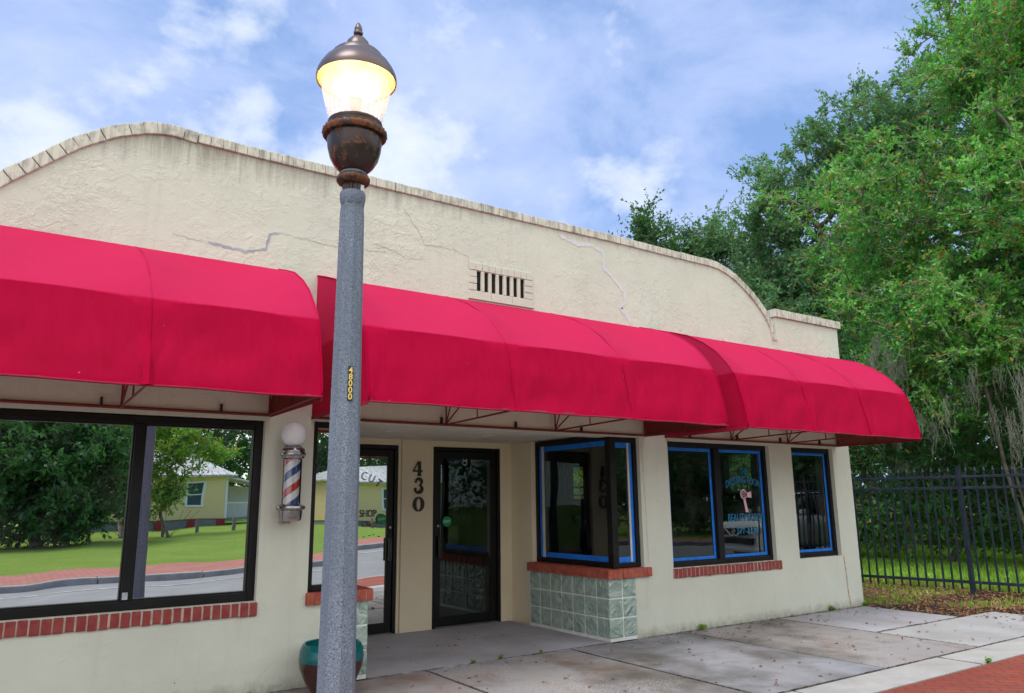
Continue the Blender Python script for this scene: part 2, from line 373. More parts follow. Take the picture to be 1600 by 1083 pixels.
def paver_mat(name, c1, c2, c3, sc):
    M = pmat(name, c1, .8, 0, .3); t, b = P(M)
    O = nd(t, 'ShaderNodeTexCoord').outputs['Object']
    rot = nd(t, 'ShaderNodeMapping', {'Vector': O, 'Rotation': (0, 0, R(45))})
    br = nd(t, 'ShaderNodeTexBrick', {'Vector': rot.outputs[0], 'Color1': c1+(1,), 'Color2': c2+(1,), 'Mortar': (.08, .06, .05, 1), 'Scale': 1.0, 'Mortar Size': .006, 'Brick Width': .2*sc, 'Row Height': .1*sc, 'Mortar Smooth': .3})
    n = nd(t, 'ShaderNodeTexNoise', {'Vector': O, 'Scale': 2.2, 'Detail': 6.0})
    c = mixc(t, ramp(t, n.outputs[0], [(.4, 0.0), (.65, .8)]), br.outputs[0], c3)
    c = mixc(t, br.outputs['Fac'], c, (.09, .07, .06))
    t.links.new(c, b.inputs['Base Color'])
    n2 = nd(t, 'ShaderNodeTexNoise', {'Vector': O, 'Scale': 70.0, 'Detail': 4.0})
    h = mathn(t, 'SUBTRACT', mathn(t, 'MULTIPLY', n2.outputs[0], .3), br.outputs['Fac'])
    bn = nd(t, 'ShaderNodeBump', {'Height': h, 'Strength': .7, 'Distance': .006}); t.links.new(bn.outputs[0], b.inputs['Normal'])
    return M
M_PAV = paver_mat('red_brick_paving', (.30, .055, .035), (.24, .06, .045), (.36, .085, .05), 1)
M_PAV2 = paver_mat('pink_brick_paving', (.42, .15, .12), (.36, .12, .10), (.46, .18, .15), 1)
b = MB()
sheet('brick_pavement', lin(-60, 60, 24), [-4.42, -2.8], lambda x, y: -.004, M_PAV, zf=lambda x, y: 0)
sheet('brick_pavement_across_street', lin(-60, 60, 40), [-14.1, -13.3, -12.4, -11.65], 0.0, M_PAV2)

def conc(name, c1, c2, white=0.0, dark=.3, sc=1.3):
    M = pmat(name, c1, .85, 0, .3); t, b = P(M)
    O = nd(t, 'ShaderNodeTexCoord').outputs['Object']
    n = nd(t, 'ShaderNodeTexNoise', {'Vector': O, 'Scale': sc, 'Detail': 9.0, 'Roughness': .68, 'Distortion': .4})
    c = mixc(t, ramp(t, n.outputs[0], [(.36, 0.0), (.62, 1.0)]), c1, c2)
    nb_ = nd(t, 'ShaderNodeTexNoise', {'Vector': O, 'Scale': 1.7, 'Detail': 8.0, 'Roughness': .7, 'W': 5.0}, noise_dimensions='4D')
    c = mixc(t, ramp(t, nb_.outputs[0], [(.52, 0.0), (.68, min(.8, white))]), c, (.24, .14, .09))
    n3 = nd(t, 'ShaderNodeTexNoise', {'Vector': O, 'Scale': 1.1, 'Detail': 6.0, 'Roughness': .6, 'W': 3.0}, noise_dimensions='4D')
    c = mixc(t, ramp(t, n3.outputs[0], [(.47, 0.0), (.66, dark)]), c, (.08, .07, .055))
    n4 = nd(t, 'ShaderNodeTexNoise', {'Vector': O, 'Scale': 55.0, 'Detail': 5.0, 'Roughness': .8})
    n5 = nd(t, 'ShaderNodeTexNoise', {'Vector': O, 'Scale': .9, 'Detail': 4.0, 'W': 9.0}, noise_dimensions='4D')
    fl = mathn(t, 'MULTIPLY', ramp(t, n4.outputs[0], [(.54, 0.0), (.60, 1.0)]), ramp(t, n5.outputs[0], [(.46, 0.0), (.6, white)]))
    c = mixc(t, fl, c, (.62, .62, .6))
    n6 = nd(t, 'ShaderNodeTexNoise', {'Vector': O, 'Scale': 160.0, 'Detail': 3.0})
    c = mixc(t, ramp(t, n6.outputs[0], [(.3, .25), (.6, 0.0)]), c, (.10, .10, .10))
    t.links.new(c, b.inputs['Base Color'])
    bn = nd(t, 'ShaderNodeBump', {'Height': mathn(t, 'ADD', n6.outputs[0], mathn(t, 'MULTIPLY', n4.outputs[0], .8)), 'Strength': .35, 'Distance': .004}); t.links.new(bn.outputs[0], b.inputs['Normal'])
    return M
MC = [conc('concrete_old', (.34, .32, .33), (.30, .25, .235), .8, .6), conc('concrete_grey', (.34, .35, .39), (.30, .30, .32), .2, .8),
      conc('concrete_rough', (.33, .305, .30), (.34, .325, .335), .9, .85), conc('concrete_band', (.50, .49, .47), (.42, .41, .39), .3, .25, 2.5),
      conc('concrete_alcove', (.46, .47, .53), (.40, .38, .41), .2, .25), conc('concrete_clean', (.46, .46, .47), (.40, .39, .39), .1, .2)]
def wob(x, s): return .012*math.sin(x*5.1+s)+.009*math.sin(x*13.7+s*2)+.006*math.sin(x*31+s*3)
slabs = MB()
def slab(x0, x1, y0, y1, mi, e0=0, e1=0, dz=0.0):
    """a slab whose front (y0) and back (y1) edges may be ragged"""
    n = max(2, int((x1-x0)/.06)); X = lin(x0, x1, n); g = .015
    X[0] += g; X[-1] -= g; vs = []; g0 = g
    for x in X:
        a = y0+g+(e0*wob(x, 1) if e0 else 0); c = y1-g-(abs(1.5*e1*wob(x, 2)) if e1 else 0)
        vs += [(x, a, dz), (x, c, dz), (x, a, -.12), (x, c, -.12)]
    fs = []
    for i in range(n):
        p, q = 4*i, 4*i+4
        fs += [(p, q, q+1, p+1), (p+2, q+2, q, p), (p+1, q+1, q+3, p+3)]
    fs += [(0, 1, 3, 2), (4*n, 4*n+2, 4*n+3, 4*n+1)]
    slabs.cur = mi; slabs.add(vs, fs)
slab(-12, -1, -2.38, -.01, 1); slab(-1, 1.1, -2.38, -.01, 0, 0, 1); slab(1.1, 3.355, -2.38, -.01, 0, .6, 1); slab(3.355, 4.98, -2.38, -.022, 2, .6, 1)
slab(4.98, 6.62, -2.38, -.012, 1, 0, 1.2, .002); slab(6.62, 8.26, -2.38, -.012, 2, .8, 1.4)
slab(8.26, 10.12, -1.30, -.012, 4, .6, 1.2); slab(8.26, 10.9, -2.38, -1.30, 5, 0, .6); slab(10.9, 14, -2.38, -1.9, 5); slab(14, 40, -2.38, -1.9, 5)
slab(2.80, 5.55, -.018, 1.925, 4, 1.0, 0, .001)
x = -12
for x1 in (-9.5, -6.9, -4.2, -1.6, 1.0, 3.2, 5.3, 7.44, 9.7, 12, 14.4, 17, 40):
    slab(x, x1, -2.80, -2.38, 3, 0, 0, .0); x = x1
tag(slabs.build('sidewalk', MC, bevel=.002), kind='structure')
tag(MB().box(-12, 40, -2.79, -.004, -.2, -.02).box(2.3, 6.05, -.004, 1.95, -.2, -.02).build('sidewalk_base', wear('dark_grit', (.012, .011, .009), (.04, .035, .02), 20, .95)), kind='structure')

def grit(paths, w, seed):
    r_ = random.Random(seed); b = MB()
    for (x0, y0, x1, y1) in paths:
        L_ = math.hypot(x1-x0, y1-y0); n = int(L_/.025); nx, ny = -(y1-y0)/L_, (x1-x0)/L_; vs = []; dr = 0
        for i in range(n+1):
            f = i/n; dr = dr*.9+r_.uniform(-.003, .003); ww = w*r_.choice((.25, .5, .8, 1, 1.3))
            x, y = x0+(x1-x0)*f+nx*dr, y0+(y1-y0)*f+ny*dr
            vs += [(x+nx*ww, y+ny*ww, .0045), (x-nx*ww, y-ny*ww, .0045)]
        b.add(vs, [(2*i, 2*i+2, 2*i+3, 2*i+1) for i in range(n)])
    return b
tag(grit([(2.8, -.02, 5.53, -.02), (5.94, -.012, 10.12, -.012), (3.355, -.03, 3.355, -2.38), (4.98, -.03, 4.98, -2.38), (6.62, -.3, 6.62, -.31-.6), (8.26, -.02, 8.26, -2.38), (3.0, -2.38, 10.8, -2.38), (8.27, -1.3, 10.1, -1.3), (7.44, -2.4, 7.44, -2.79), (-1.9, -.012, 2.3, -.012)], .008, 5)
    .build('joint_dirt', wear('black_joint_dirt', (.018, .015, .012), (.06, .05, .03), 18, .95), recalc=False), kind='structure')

# ------------------------------------------------------------ the building
BL = thing('shop_building', 'cream stucco shop building with curved parapet and recessed double entrance', 'building', (4.1, 0, 0))
arch = [(-.52, 3.45), (-.45, 3.60), (-.32, 3.74), (-.19, 3.87), (.026, 4.067), (.26, 4.278), (.51, 4.438), (.74, 4.532), (.93, 4.562), (1.14, 4.545), (1.6, 4.535), (2.3, 4.532), (3.4, 4.53), (4.5, 4.53),
        (5.7, 4.54), (6.8, 4.53), (7.24, 4.527), (7.45, 4.53), (7.62, 4.515), (7.8, 4.47), (7.97, 4.40), (8.16, 4.29), (8.34, 4.165), (8.48, 4.04), (8.58, 3.94), (8.66, 3.80), (8.72, 3.60)]
CT = .10  # coping height
def off(pl, d):
    out = []
    for i, p in enumerate(pl):
        a = Vector(pl[max(i-1, 0)]); c = Vector(pl[min(i+1, len(pl)-1)]); t = (c-a).normalized(); out.append((p[0]+t.y*d, p[1]-t.x*d))
    return out
inner = off(arch, CT*.9-.004)
ZL = 4.03-.11
outer = [(-2.0, -.12), (2.39, -.12), (2.39, .655), (2.252, .655), (2.252, 2.16), (6.062, 2.16), (6.062, .655), (5.925, .655), (5.925, -.12), (10.17, -.12), (10.17, ZL), (8.72, ZL), (8.72, 3.60)]
outer += [p for p in reversed(inner) if p[0] < 8.70 and p[0] > -.5] + [(-.52, 3.6), (-.52, ZL), (-2.0, ZL)]
W1 = (-1.06, 1.834, .70, 2.141); W3 = (6.514, 8.37, .695, 2.141); W4 = (8.835, 9.763, .689, 2.141)
def rect(w): return [(w[0], w[2]), (w[1], w[2]), (w[1], w[3]), (w[0], w[3])]
slots = [(3.895+i*.0905, 3.895+i*.0905+.051, 3.575, 3.785) for i in range(7)]
mpf = lambda a, b_, t: (a, t, b_)
poly_solid('front_wall', outer, [rect(W1), rect(W3), rect(W4)]+[rect(s) for s in slots], .24, mpf, M_ST, BL)
# right side wall with two small windows, back, left, roof, piers' parapet returns
SWH = [(5.75, 6.35, 1.45, 2.2), (1.55, 2.2, 1.52, 2.22)]
poly_solid('side_wall', [(.242, -.12), (12, -.12), (12, 3.5), (.242, 3.92)], [rect(s) for s in SWH], .2, lambda a, b_, t: (10.17-t, a, b_), M_ST, BL)
MB().box(-2.0, -1.8, .242, 12, -.12, 3.6).build('side_wall', M_ST, BL)
MB().box(-1.8, 9.97, 11.8, 12, -.12, 3.5).build('back_wall', M_ST, BL)
MB().box(-1.8, 9.97, .242, 11.8, 3.1, 3.25).build('roof', wear('roof_felt', (.12, .12, .12), (.2, .2, .19), 3, .9), BL)
for i, s in enumerate(SWH):
    f = MB(); X0, X1 = 9.99, 10.13; a, c, z0, z1 = s; t = .05
    f.box(X0, X1, a, a+t, z0, z1).box(X0, X1, c-t, c, z0, z1).box(X0, X1, a+t, c-t, z0, z0+t).box(X0, X1, a+t, c-t, z1-t, z1)
    f.build('window', M_BLACK, BL)
# interior linings
def lining(name, boxes, M):
    b = MB()
    for q in boxes: b.box(*q)
    return b.build(name, M, BL)
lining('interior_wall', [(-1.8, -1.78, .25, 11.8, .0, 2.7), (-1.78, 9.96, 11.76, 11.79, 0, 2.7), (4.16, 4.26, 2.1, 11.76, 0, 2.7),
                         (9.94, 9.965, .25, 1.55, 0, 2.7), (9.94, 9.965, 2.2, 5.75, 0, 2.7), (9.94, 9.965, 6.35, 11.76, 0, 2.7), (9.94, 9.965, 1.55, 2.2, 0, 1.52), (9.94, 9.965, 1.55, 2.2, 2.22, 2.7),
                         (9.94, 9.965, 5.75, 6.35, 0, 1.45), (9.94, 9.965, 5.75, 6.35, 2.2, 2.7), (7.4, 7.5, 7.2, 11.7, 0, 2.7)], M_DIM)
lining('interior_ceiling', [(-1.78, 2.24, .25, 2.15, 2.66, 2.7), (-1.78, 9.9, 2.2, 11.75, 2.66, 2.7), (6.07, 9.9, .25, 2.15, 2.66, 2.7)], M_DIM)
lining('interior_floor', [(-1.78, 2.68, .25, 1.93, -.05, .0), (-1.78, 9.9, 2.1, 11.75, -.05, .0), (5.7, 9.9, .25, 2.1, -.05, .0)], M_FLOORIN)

# coping bricks
def brick_run(b, pl, h, depth, y0, bw=.155, gap=.006, jit=.004):
    pts = [Vector(p) for p in pl]; L_ = [0]
    for a, c in zip(pts, pts[1:]): L_.append(L_[-1]+(c-a).length)
    def at(s):
        s = max(0, min(L_[-1], s))
        for i in range(len(pts)-1):
            if s <= L_[i+1]+1e-9:
                t = (s-L_[i])/(L_[i+1]-L_[i]); return pts[i].lerp(pts[i+1], t)
        return pts[-1]
    n = int(L_[-1]/bw); bw = L_[-1]/n
    for i in range(n):
        p, q = at(i*bw+gap/2), at((i+1)*bw-gap/2); t = (q-p).normalized(); nn = Vector((t.y, -t.x))
        j = rng.uniform(-jit, jit); k = rng.uniform(-jit, jit)
        vs = []
        for Y in (y0+k, y0+depth):
            for (c, d) in ((p, -j), (q, -j+rng.uniform(-.002, .002)), (q, h), (p, h)):
                w = c+nn*d; vs.append((w.x, Y, w.y))
        b.add(vs, [(0,1,2,3),(7,6,5,4),(0,4,5,1),(1,5,6,2),(2,6,7,3),(3,7,4,0)])
b = MB(); brick_run(b, arch[:10], CT, .30, -.022, .105); brick_run(b, arch[9:], CT*.9, .30, -.022, .10, .0025, .003)
b2 = off(arch, .012); 
b.build('parapet_coping', M_COP, BL, bevel=.006)
b = MB(); brick_run(b, [(8.70, 4.035), (10.235, 4.035)], .11, .30, -.03, .11, .003, .002); b.build('parapet_coping', M_COP, BL, bevel=.004)
b = MB(); brick_run(b, [(-2.06, 4.035), (-.50, 4.035)], .11, .30, -.03, .2)
b.build('parapet_coping', M_COP, BL, bevel=.006)
# vent surround: painted bricks, proud of the wall
b = MB(); V0, V1 = 3.805, 4.595
brick_run(b, [(V0, 3.868), (V1, 3.868)], .078, .05, -.014, .075, .004, .002)
for i in range(8):
    xa = slots[i-1][1]+.001 if i else V0; xb = slots[i][0]-.001 if i < 7 else V1
    if i in (0, 7):
        for k in range(3): b.box(xa, xb, -.013+rng.uniform(-.002, .002), .03, 3.577+k*.071, 3.577+(k+1)*.071-.005)
    else: b.box(xa, xb, -.012+rng.uniform(-.003, .002), .03, 3.572, 3.787)
brick_run(b, [(V0, 3.572), (V1, 3.572)], .07, .05, -.014, .2, .004, .002)
b.box(V0-.01, V1+.01, -.022, .02, 3.478, 3.499)
b.build('vent_surround', stucco('vent_paint', (.66, .66, .565), .3, False), BL, bevel=.004)
MB().box(V0+.02, V1-.02, .243, .25, 3.5, 3.85).build('vent_backing', pmat('vent_shade_black', (.004, .004, .004), .9), BL)  # near-black sheet painted as the shaded depth of the vent

# patched cracks and joints (ribbons following ragged paths, 3 mm proud)
def ribbon(name, pts, w, M, y=-.003, jit=.02, seed=1, parent=BL, wj=.5):
    r_ = random.Random(seed); P_ = []
    for (a, c) in zip(pts, pts[1:]):
        n = max(2, int((Vector(c)-Vector(a)).length/.03))
        for i in range(n): P_.append(Vector(a).lerp(Vector(c), i/n)+Vector((r_.uniform(-jit, jit), r_.uniform(-jit, jit))))
    P_.append(Vector(pts[-1])); vs = []; k = len(P_)
    for i, p in enumerate(P_):
        t = (P_[min(i+1, k-1)]-P_[max(i-1, 0)]).normalized(); ww = w*(1+r_.uniform(-wj, wj))*(1 if 0 < i < k-1 else .2)
        vs += [(p.x-t.y*ww, y, p.y+t.x*ww), (p.x+t.y*ww, y, p.y-t.x*ww)]
    b = MB(); b.add(vs, [(2*i, 2*i+2, 2*i+3, 2*i+1) for i in range(k-1)])
    return b.build(name, M, parent, recalc=False)
for s_ in slots: MB().box(s_[0]-.004, s_[1]+.004, .008, .20, s_[2]-.004, s_[3]+.004).build('vent_slot_shade', MATS['vent_shade_black'], BL)  # near-black boxes inside the slots stand in for their inner shade
M_PATCH = wear('pale_crack_filler', (.66, .67, .74), (.72, .69, .66), 8, .8)
M_PATCHB = wear('blue_grey_crack_filler', (.30, .36, .46), (.5, .5, .5), 10, .8)
M_HAIR = wear('hairline_crack', (.46, .43, .36), (.6, .57, .49), 10, .9)
ribbon('crack_patch', [(4.98, 4.385), (5.22, 4.33), (5.45, 4.36), (5.62, 4.30), (5.62, 4.12), (5.80, 3.98), (5.93, 3.86), (5.93, 3.72), (5.84, 3.66), (5.97, 3.58), (6.02, 3.48)], .022, M_PATCH, jit=.012)
ribbon('crack_patch', [(8.60, 3.86), (8.70, 3.68), (8.74, 3.58)], .022, M_PATCH, y=-.004)
ribbon('crack_patch', [(8.68, 3.62), (8.62, 3.52)], .02, M_PATCH, y=-.0045)
ribbon('crack_patch', [(1.28, 3.60), (1.44, 3.59), (1.58, 3.575), (1.76, 3.63), (1.775, 3.77), (1.88, 3.80)], .009, M_PATCHB, jit=.008)
ribbon('hairline_crack', [(1.0, 3.62), (1.28, 3.60)], .003, M_HAIR, jit=.01); ribbon('hairline_crack', [(1.88, 3.80), (2.3, 3.77), (2.9, 3.80)], .0025, M_HAIR, jit=.01)
ribbon('hairline_crack', [(3.05, 4.3), (3.25, 4.05), (3.28, 3.96), (3.62, 3.97), (3.80, 3.92), (3.80, 3.80)], .003, M_HAIR, jit=.008, seed=4)
ribbon('hairline_crack', [(2.75, 3.86), (2.95, 3.84), (3.1, 3.78), (3.3, 3.80)], .0028, M_HAIR, jit=.008, seed=5)
ribbon('rusty_joint', [(9.80, .70), (9.82, .45), (9.83, .2), (9.86, .01)], .009, wear('rust_stain', (.33, .17, .07), (.55, .45, .3), 14, .9, fac=(.35, .6)), jit=.004, seed=6)
ribbon('wall_joint', [(6.10, 2.10), (6.12, 1.4), (6.13, .76)], .004, M_HAIR, jit=.002, seed=8)

# windows: black frame is the part, pane / tape / lettering its sub-parts
def window(x0, x1, z0, z1, mull, gl, tape, y=.055, t=.05, mt=.045):
    f = MB(); d = .07
    f.box(x0, x0+t, y, y+d, z0, z1).box(x1-t, x1, y, y+d, z0, z1).box(x0+t, x1-t, y+.001, y+d-.001, z0, z0+t*1.1).box(x0+t, x1-t, y+.001, y+d-.001, z1-t*1.1, z1)
    for mx in mull: f.box(mx-mt/2, mx+mt/2, y-.004, y+d, z0+t*1.1, z1-t*1.1)
    w = f.build('window', M_BLACK, BL, bevel=.004)
    ed = [x0+t]+sum([[mx-mt/2, mx+mt/2] for mx in mull], [])+[x1-t]
    gy = y+.045
    for i in range(0, len(ed), 2):
        a, c = ed[i], ed[i+1]
        MB().add([(a-.01, gy, z0+.02), (c+.01, gy, z0+.02), (c+.01, gy, z1-.02), (a-.01, gy, z1-.02)], [(0, 1, 2, 3)]).build('pane', gl, w, recalc=False)
        # inner stop
        s = MB(); q = .012
        s.box(a, a+q, y+.015, gy-.003, z0+t*1.1, z1-t*1.1).box(c-q, c, y+.015, gy-.003, z0+t*1.1, z1-t*1.1).box(a+q, c-q, y+.015, gy-.003, z0+t*1.1, z0+t*1.1+q).box(a+q, c-q, y+.015, gy-.003, z1-t*1.1-q, z1-t*1.1)
        s.build('glazing_stop', M_BLACK, w)
        if tape:
            k = MB(); tw = .052; ty = gy-.006; j = lambda: rng.uniform(-.004, .004)
            for (p0, p1, p2, p3) in ((a+.004, a+tw, z0+t, z1-t), (c-tw, c-.004, z0+t, z1-t)):
                k.box(p0, p1+j(), ty, ty+.0012, p2+.008, p3-.01)
            k.box(a+.008, c-.006, ty-.002, ty-.0006, z0+t*1.1+.004, z0+t+tw+j()).box(a+.003, c-.008, ty-.002, ty-.0006, z1-t-tw+j(), z1-t*1.1-.003)
            k.build('masking_tape', M_TAPE, w)
    return w
w1 = window(*W1, [-.09, .90], M_GMIR, False, t=.06, mt=.07)
MB().box(-1.0, 1.78, .02, .054, 2.085, 2.13).build('head_flashing', M_BLACK, w1)
MB().box(.872, .908, .035, .048, .78, .83).build('price_label', wear('faded_paper', (.5, .55, .62), (.3, .35, .4), 40, .7), w1)
w3 = window(*W3, [7.41], M_GCLR, True, mt=.10)
w4 = window(*W4, [], M_GCLR, True)
# white inner jambs lit through the glass
MB().box(8.30, 8.37, .135, .24, .74, 2.1).build('inner_jamb', M_WHT, BL)
MB().box(9.69, 9.763, .135, .24, .74, 2.1).build('inner_jamb', M_WHT, BL)
# sills of bricks
def sill(x0, x1, z0, z1, M, y0=-.022, bw=.070):
    b = MB(); n = round((x1-x0)/bw); w = (x1-x0)/n
    b.cur = 1; b.box(x0+.003, x1-.003, y0+.004, .05, z0+.004, z1-.005); b.cur = 0
    for i in range(n):
        g = .0105; k = rng.uniform(-.004, .004)
        b.box(x0+i*w+g/2, x0+(i+1)*w-g/2, y0+k, .045, z0+rng.uniform(-.004, .004), z1+rng.uniform(-.003, .001)-.001)
    return b.build('brick_sill', [M, M_MORT], BL, bevel=.005)
sill(-1.1, 1.848, .592, .697, M_BRK); sill(6.50, 8.44, .588, .692, M_BRK)

# ---- recessed entrance
ZS = 2.205
MB().box(2.252, 6.062, .242, 1.93, ZS, ZS+.1).build('soffit', M_SOF, BL)
dw = [(3.00, 3.985, 0, 2.135), (4.452, 5.432, 0, 2.135)]
poly_solid('entrance_wall', [(2.2, -.1), (dw[0][0], -.1), (dw[0][0], dw[0][3]), (dw[0][1], dw[0][3]), (dw[0][1], -.1), (dw[1][0], -.1), (dw[1][0], dw[1][3]), (dw[1][1], dw[1][3]), (dw[1][1], -.1), (6.2, -.1), (6.2, 2.7), (2.2, 2.7)], [], .16,
           lambda a, b_, t: (a, 1.93+t, b_), M_STA, BL)
# the pier with the number stands a little proud
MB().box(4.02, 4.44, 1.905, 1.929, -.05, 2.204).build('pier', M_STA, BL, bevel=.006)
MB().box(5.60, 5.72, 1.47, 1.93, -.1, 2.204).build('return_wall', M_STA, BL, bevel=.008)
MB().box(2.63, 2.75, 1.47, 1.93, -.1, 2.204).build('return_wall', M_STA, BL, bevel=.008)
# doors
def door(x0, x1, gl, left_handle, tilt=0, m1=.10):
    z1 = 2.13; y = 1.945; f = MB(); t = .045; s = m1
    f.box(x0+.003, x0+t, y-.01, y+.1, 0, z1).box(x1-t, x1-.003, y-.01, y+.1, 0, z1).box(x0+t, x1-t, y-.009, y+.1, z1-t, z1-.003)
    fr = f.build('door_frame', M_BLACK, BL, bevel=.004)
    a, c = x0+t+.004, x1-t-.004; d = MB()
    d.box(a, a+s-t*.6, y+.012, y+.06, .012, z1-t-.004).box(c-s+t*.6, c, y+.012, y+.06, .012, z1-t-.004)
    d.box(a+s-t*.6, c-s+t*.6, y+.013, y+.059, .012, .125).box(a+s-t*.6, c-s+t*.6, y+.013, y+.059, z1-t-.09, z1-t-.004)
    D = d.build('door', M_BLACK, BL, bevel=.004)
    ga, gc = a+s-t*.6-.004, c-s+t*.6+.004; gy = y+.034; z0g, z1g = .12, z1-t-.085; h = (z1g-z0g)*math.tan(tilt)
    MB().add([(ga, gy, z0g), (gc, gy, z0g), (gc, gy-h, z1g), (ga, gy-h, z1g)], [(0, 1, 2, 3)]).build('pane', gl, D, recalc=False)
    hx = c-.055 if not left_handle else a+.03; sgn = -1 if not left_handle else 1
    hb = MB(); hb.box(hx-.012, hx+.03, y-.045, y-.02, .80, 1.06).box(hx-.008, hx+.02, y-.02, y+.014, .81, .84).box(hx-.008, hx+.02, y-.02, y+.014, 1.02, 1.05)
    hb.build('handle', wear('handle_black', (.008, .008, .009), (.02, .02, .02), 9, .35), D, bevel=.004)
    lk = MB(); cx_ = c-.035 if not left_handle else a+.035
    lk.tube([(cx_, y+.013, 1.178), (cx_, y-.002, 1.178)], .013, 12); lk.build('lock', wear('steel', (.55, .55, .55), (.4, .4, .4), 9, .3, metal=1), D, smooth=True)
    MB().box(x0+.05, x1-.05, y-.02, y+.1, -.01, .012).build('threshold', wear('grey_aluminium', (.25, .25, .26), (.35, .35, .35), 8, .4, metal=.8), fr)
    return D
D1 = door(*dw[0][:2], M_GMIR, False); D2 = door(*dw[1][:2], M_GDOOR, True)
M_INK = pmat('grey_vinyl_letters', (.17, .19, .18), .6); M_GRN = pmat('green_sticker', (.0, .30, .10), .5); M_PW = pmat('white_vinyl', (.75, .78, .76), .5); M_BLU = pmat('blue_vinyl_letters', (.0, .16, .32), .6)
yl = 1.945+.034-.016
for ch, x_, z_, a_ in (('C', 3.572, 1.765, R(-14)), ('U', 3.665, 1.735, R(-24)), ('T', 3.752, 1.683, R(-36))):
    text(ch, .135, M_INK, D1, face_front(x_, yl, z_, a_), 'lettering', sx=.82, offset=-.002)
text('SHOP', .115, M_INK, D1, face_front(3.632, yl, 1.338), 'lettering', sx=.72, offset=.001)
text('E Your', .082, pmat('pale_grey_vinyl_letters', (.25, .28, .25), .6), D1, face_front(3.66, yl, 1.215), 'lettering', sx=.82)
def disc(b, x, y, z, r, n=24): b.add([(x+r*math.cos(2*math.pi*i/n), y, z+r*math.sin(2*math.pi*i/n)) for i in range(n)], [tuple(range(n))])
for D, x_, z_ in ((D1, 3.795, 1.275), (D2, 4.665, 1.228)):
    b = MB(); disc(b, x_, yl-.001, z_, .062); b.build('sticker', M_GRN, D)
    text('GNV', .047, M_PW, D, face_front(x_, yl-.0035, z_), 'sticker_lettering', sx=.95)
# white ornamental mark at the top of the second door
b = MB()
for (cx_, cz_, r_) in ((4.918, 1.992, .026), (4.918, 1.945, .030)):
    b.tube([(cx_+r_*math.cos(t), yl-.001, cz_+r_*.95*math.sin(t)) for t in lin(0, 2*math.pi, 20)], .0035, 4)
b.build('white_mark', M_PW, D2)
b = MB()
for i in range(0):
    x_, z_ = rng.uniform(3.57, 3.80), 1.085+rng.uniform(-.02, .02); b.box(x_, x_+rng.uniform(.008, .02), yl-.001, yl, z_, z_+rng.uniform(.006, .012))
for i, x_ in enumerate((3.58, 3.65, 3.70, 3.765)): MB().box(x_, x_+.012+.004*(i % 2), yl-.001, yl, 1.075+.012*(i % 3), 1.083+.012*(i % 3)).build('sticker_residue', M_BLACK, D1)

# house number 430, heavy serif digits
M_NUM = wear('black_enamel', (.012, .011, .010), (.03, .025, .02), 14, .4)
def strokes(name, strk, cx_, cz_, h, y=1.9):
    b = MB()
    for pts, wd in strk:
        k = len(pts); vs = []
        for i, p in enumerate(pts):
            a = Vector(pts[max(i-1, 0)]); c = Vector(pts[min(i+1, k-1)]); t = (c-a).normalized(); w = wd[i]/2*1.4
            for s in (1, -1):
                for Y in (y, y-.008): vs.append((cx_+(p[0]-t.y*w*s)*h, Y-(i % 2)*.0004, cz_+(p[1]+t.x*w*s)*h))
        fs = []
        for i in range(k-1):
            p, q = 4*i, 4*i+4
            fs += [(p+1, q+1, q+3, p+3), (p, p+2, q+2, q), (p, q, q+1, p+1), (p+2, p+3, q+3, q+2)]
        fs += [(0, 1, 3, 2), (4*k-4, 4*k-2, 4*k-1, 4*k-3)]
        b.add(vs, fs)
    return b.build(name, M_NUM, BL)
def arcp(cx_, cz_, rx, rz, a0, a1, n=18): return [(cx_+rx*math.cos(R(a0+(a1-a0)*i/n)), cz_+rz*math.sin(R(a0+(a1-a0)*i/n))) for i in range(n+1)]
n4 = [([(.12, .5), (.12, -.42)], [.17, .17]), ([(.06, .5), (-.36, -.16)], [.055, .055]), ([(-.38, -.17), (.0, -.17), (.34, -.17)], [.08, .08, .11]), ([(-.02, -.46), (.27, -.46)], [.09, .09]), ([(.30, -.08), (.34, -.22)], [.05, .03])]
strokes('house_number_digit', n4, 4.225, 1.86, .172)
a = arcp(-.0, .23, .24, .22, 165, -75, 20); wa = [.05+.13*max(0, math.sin(math.pi*i/20))**1.2 for i in range(21)]
c = arcp(-.02, -.22, .29, .25, 80, -165, 22); wc = [.05+.15*max(0, math.sin(math.pi*i/22))**1.2 for i in range(23)]
strokes('house_number_digit', [(a, wa), (c, wc), (arcp(-.20, .26, .035, .035, 0, 360, 10), [.08]*11), (arcp(-.24, -.26, .045, .045, 0, 360, 10), [.10]*11)], 4.236, 1.66, .172)
o_ = arcp(0, 0, .30, .44, 0, 360, 36); wo_ = [.075+.13*abs(math.cos(R(i*10)))**1.5 for i in range(37)]
strokes('house_number_digit', [(o_, wo_)], 4.24, 1.44, .175)

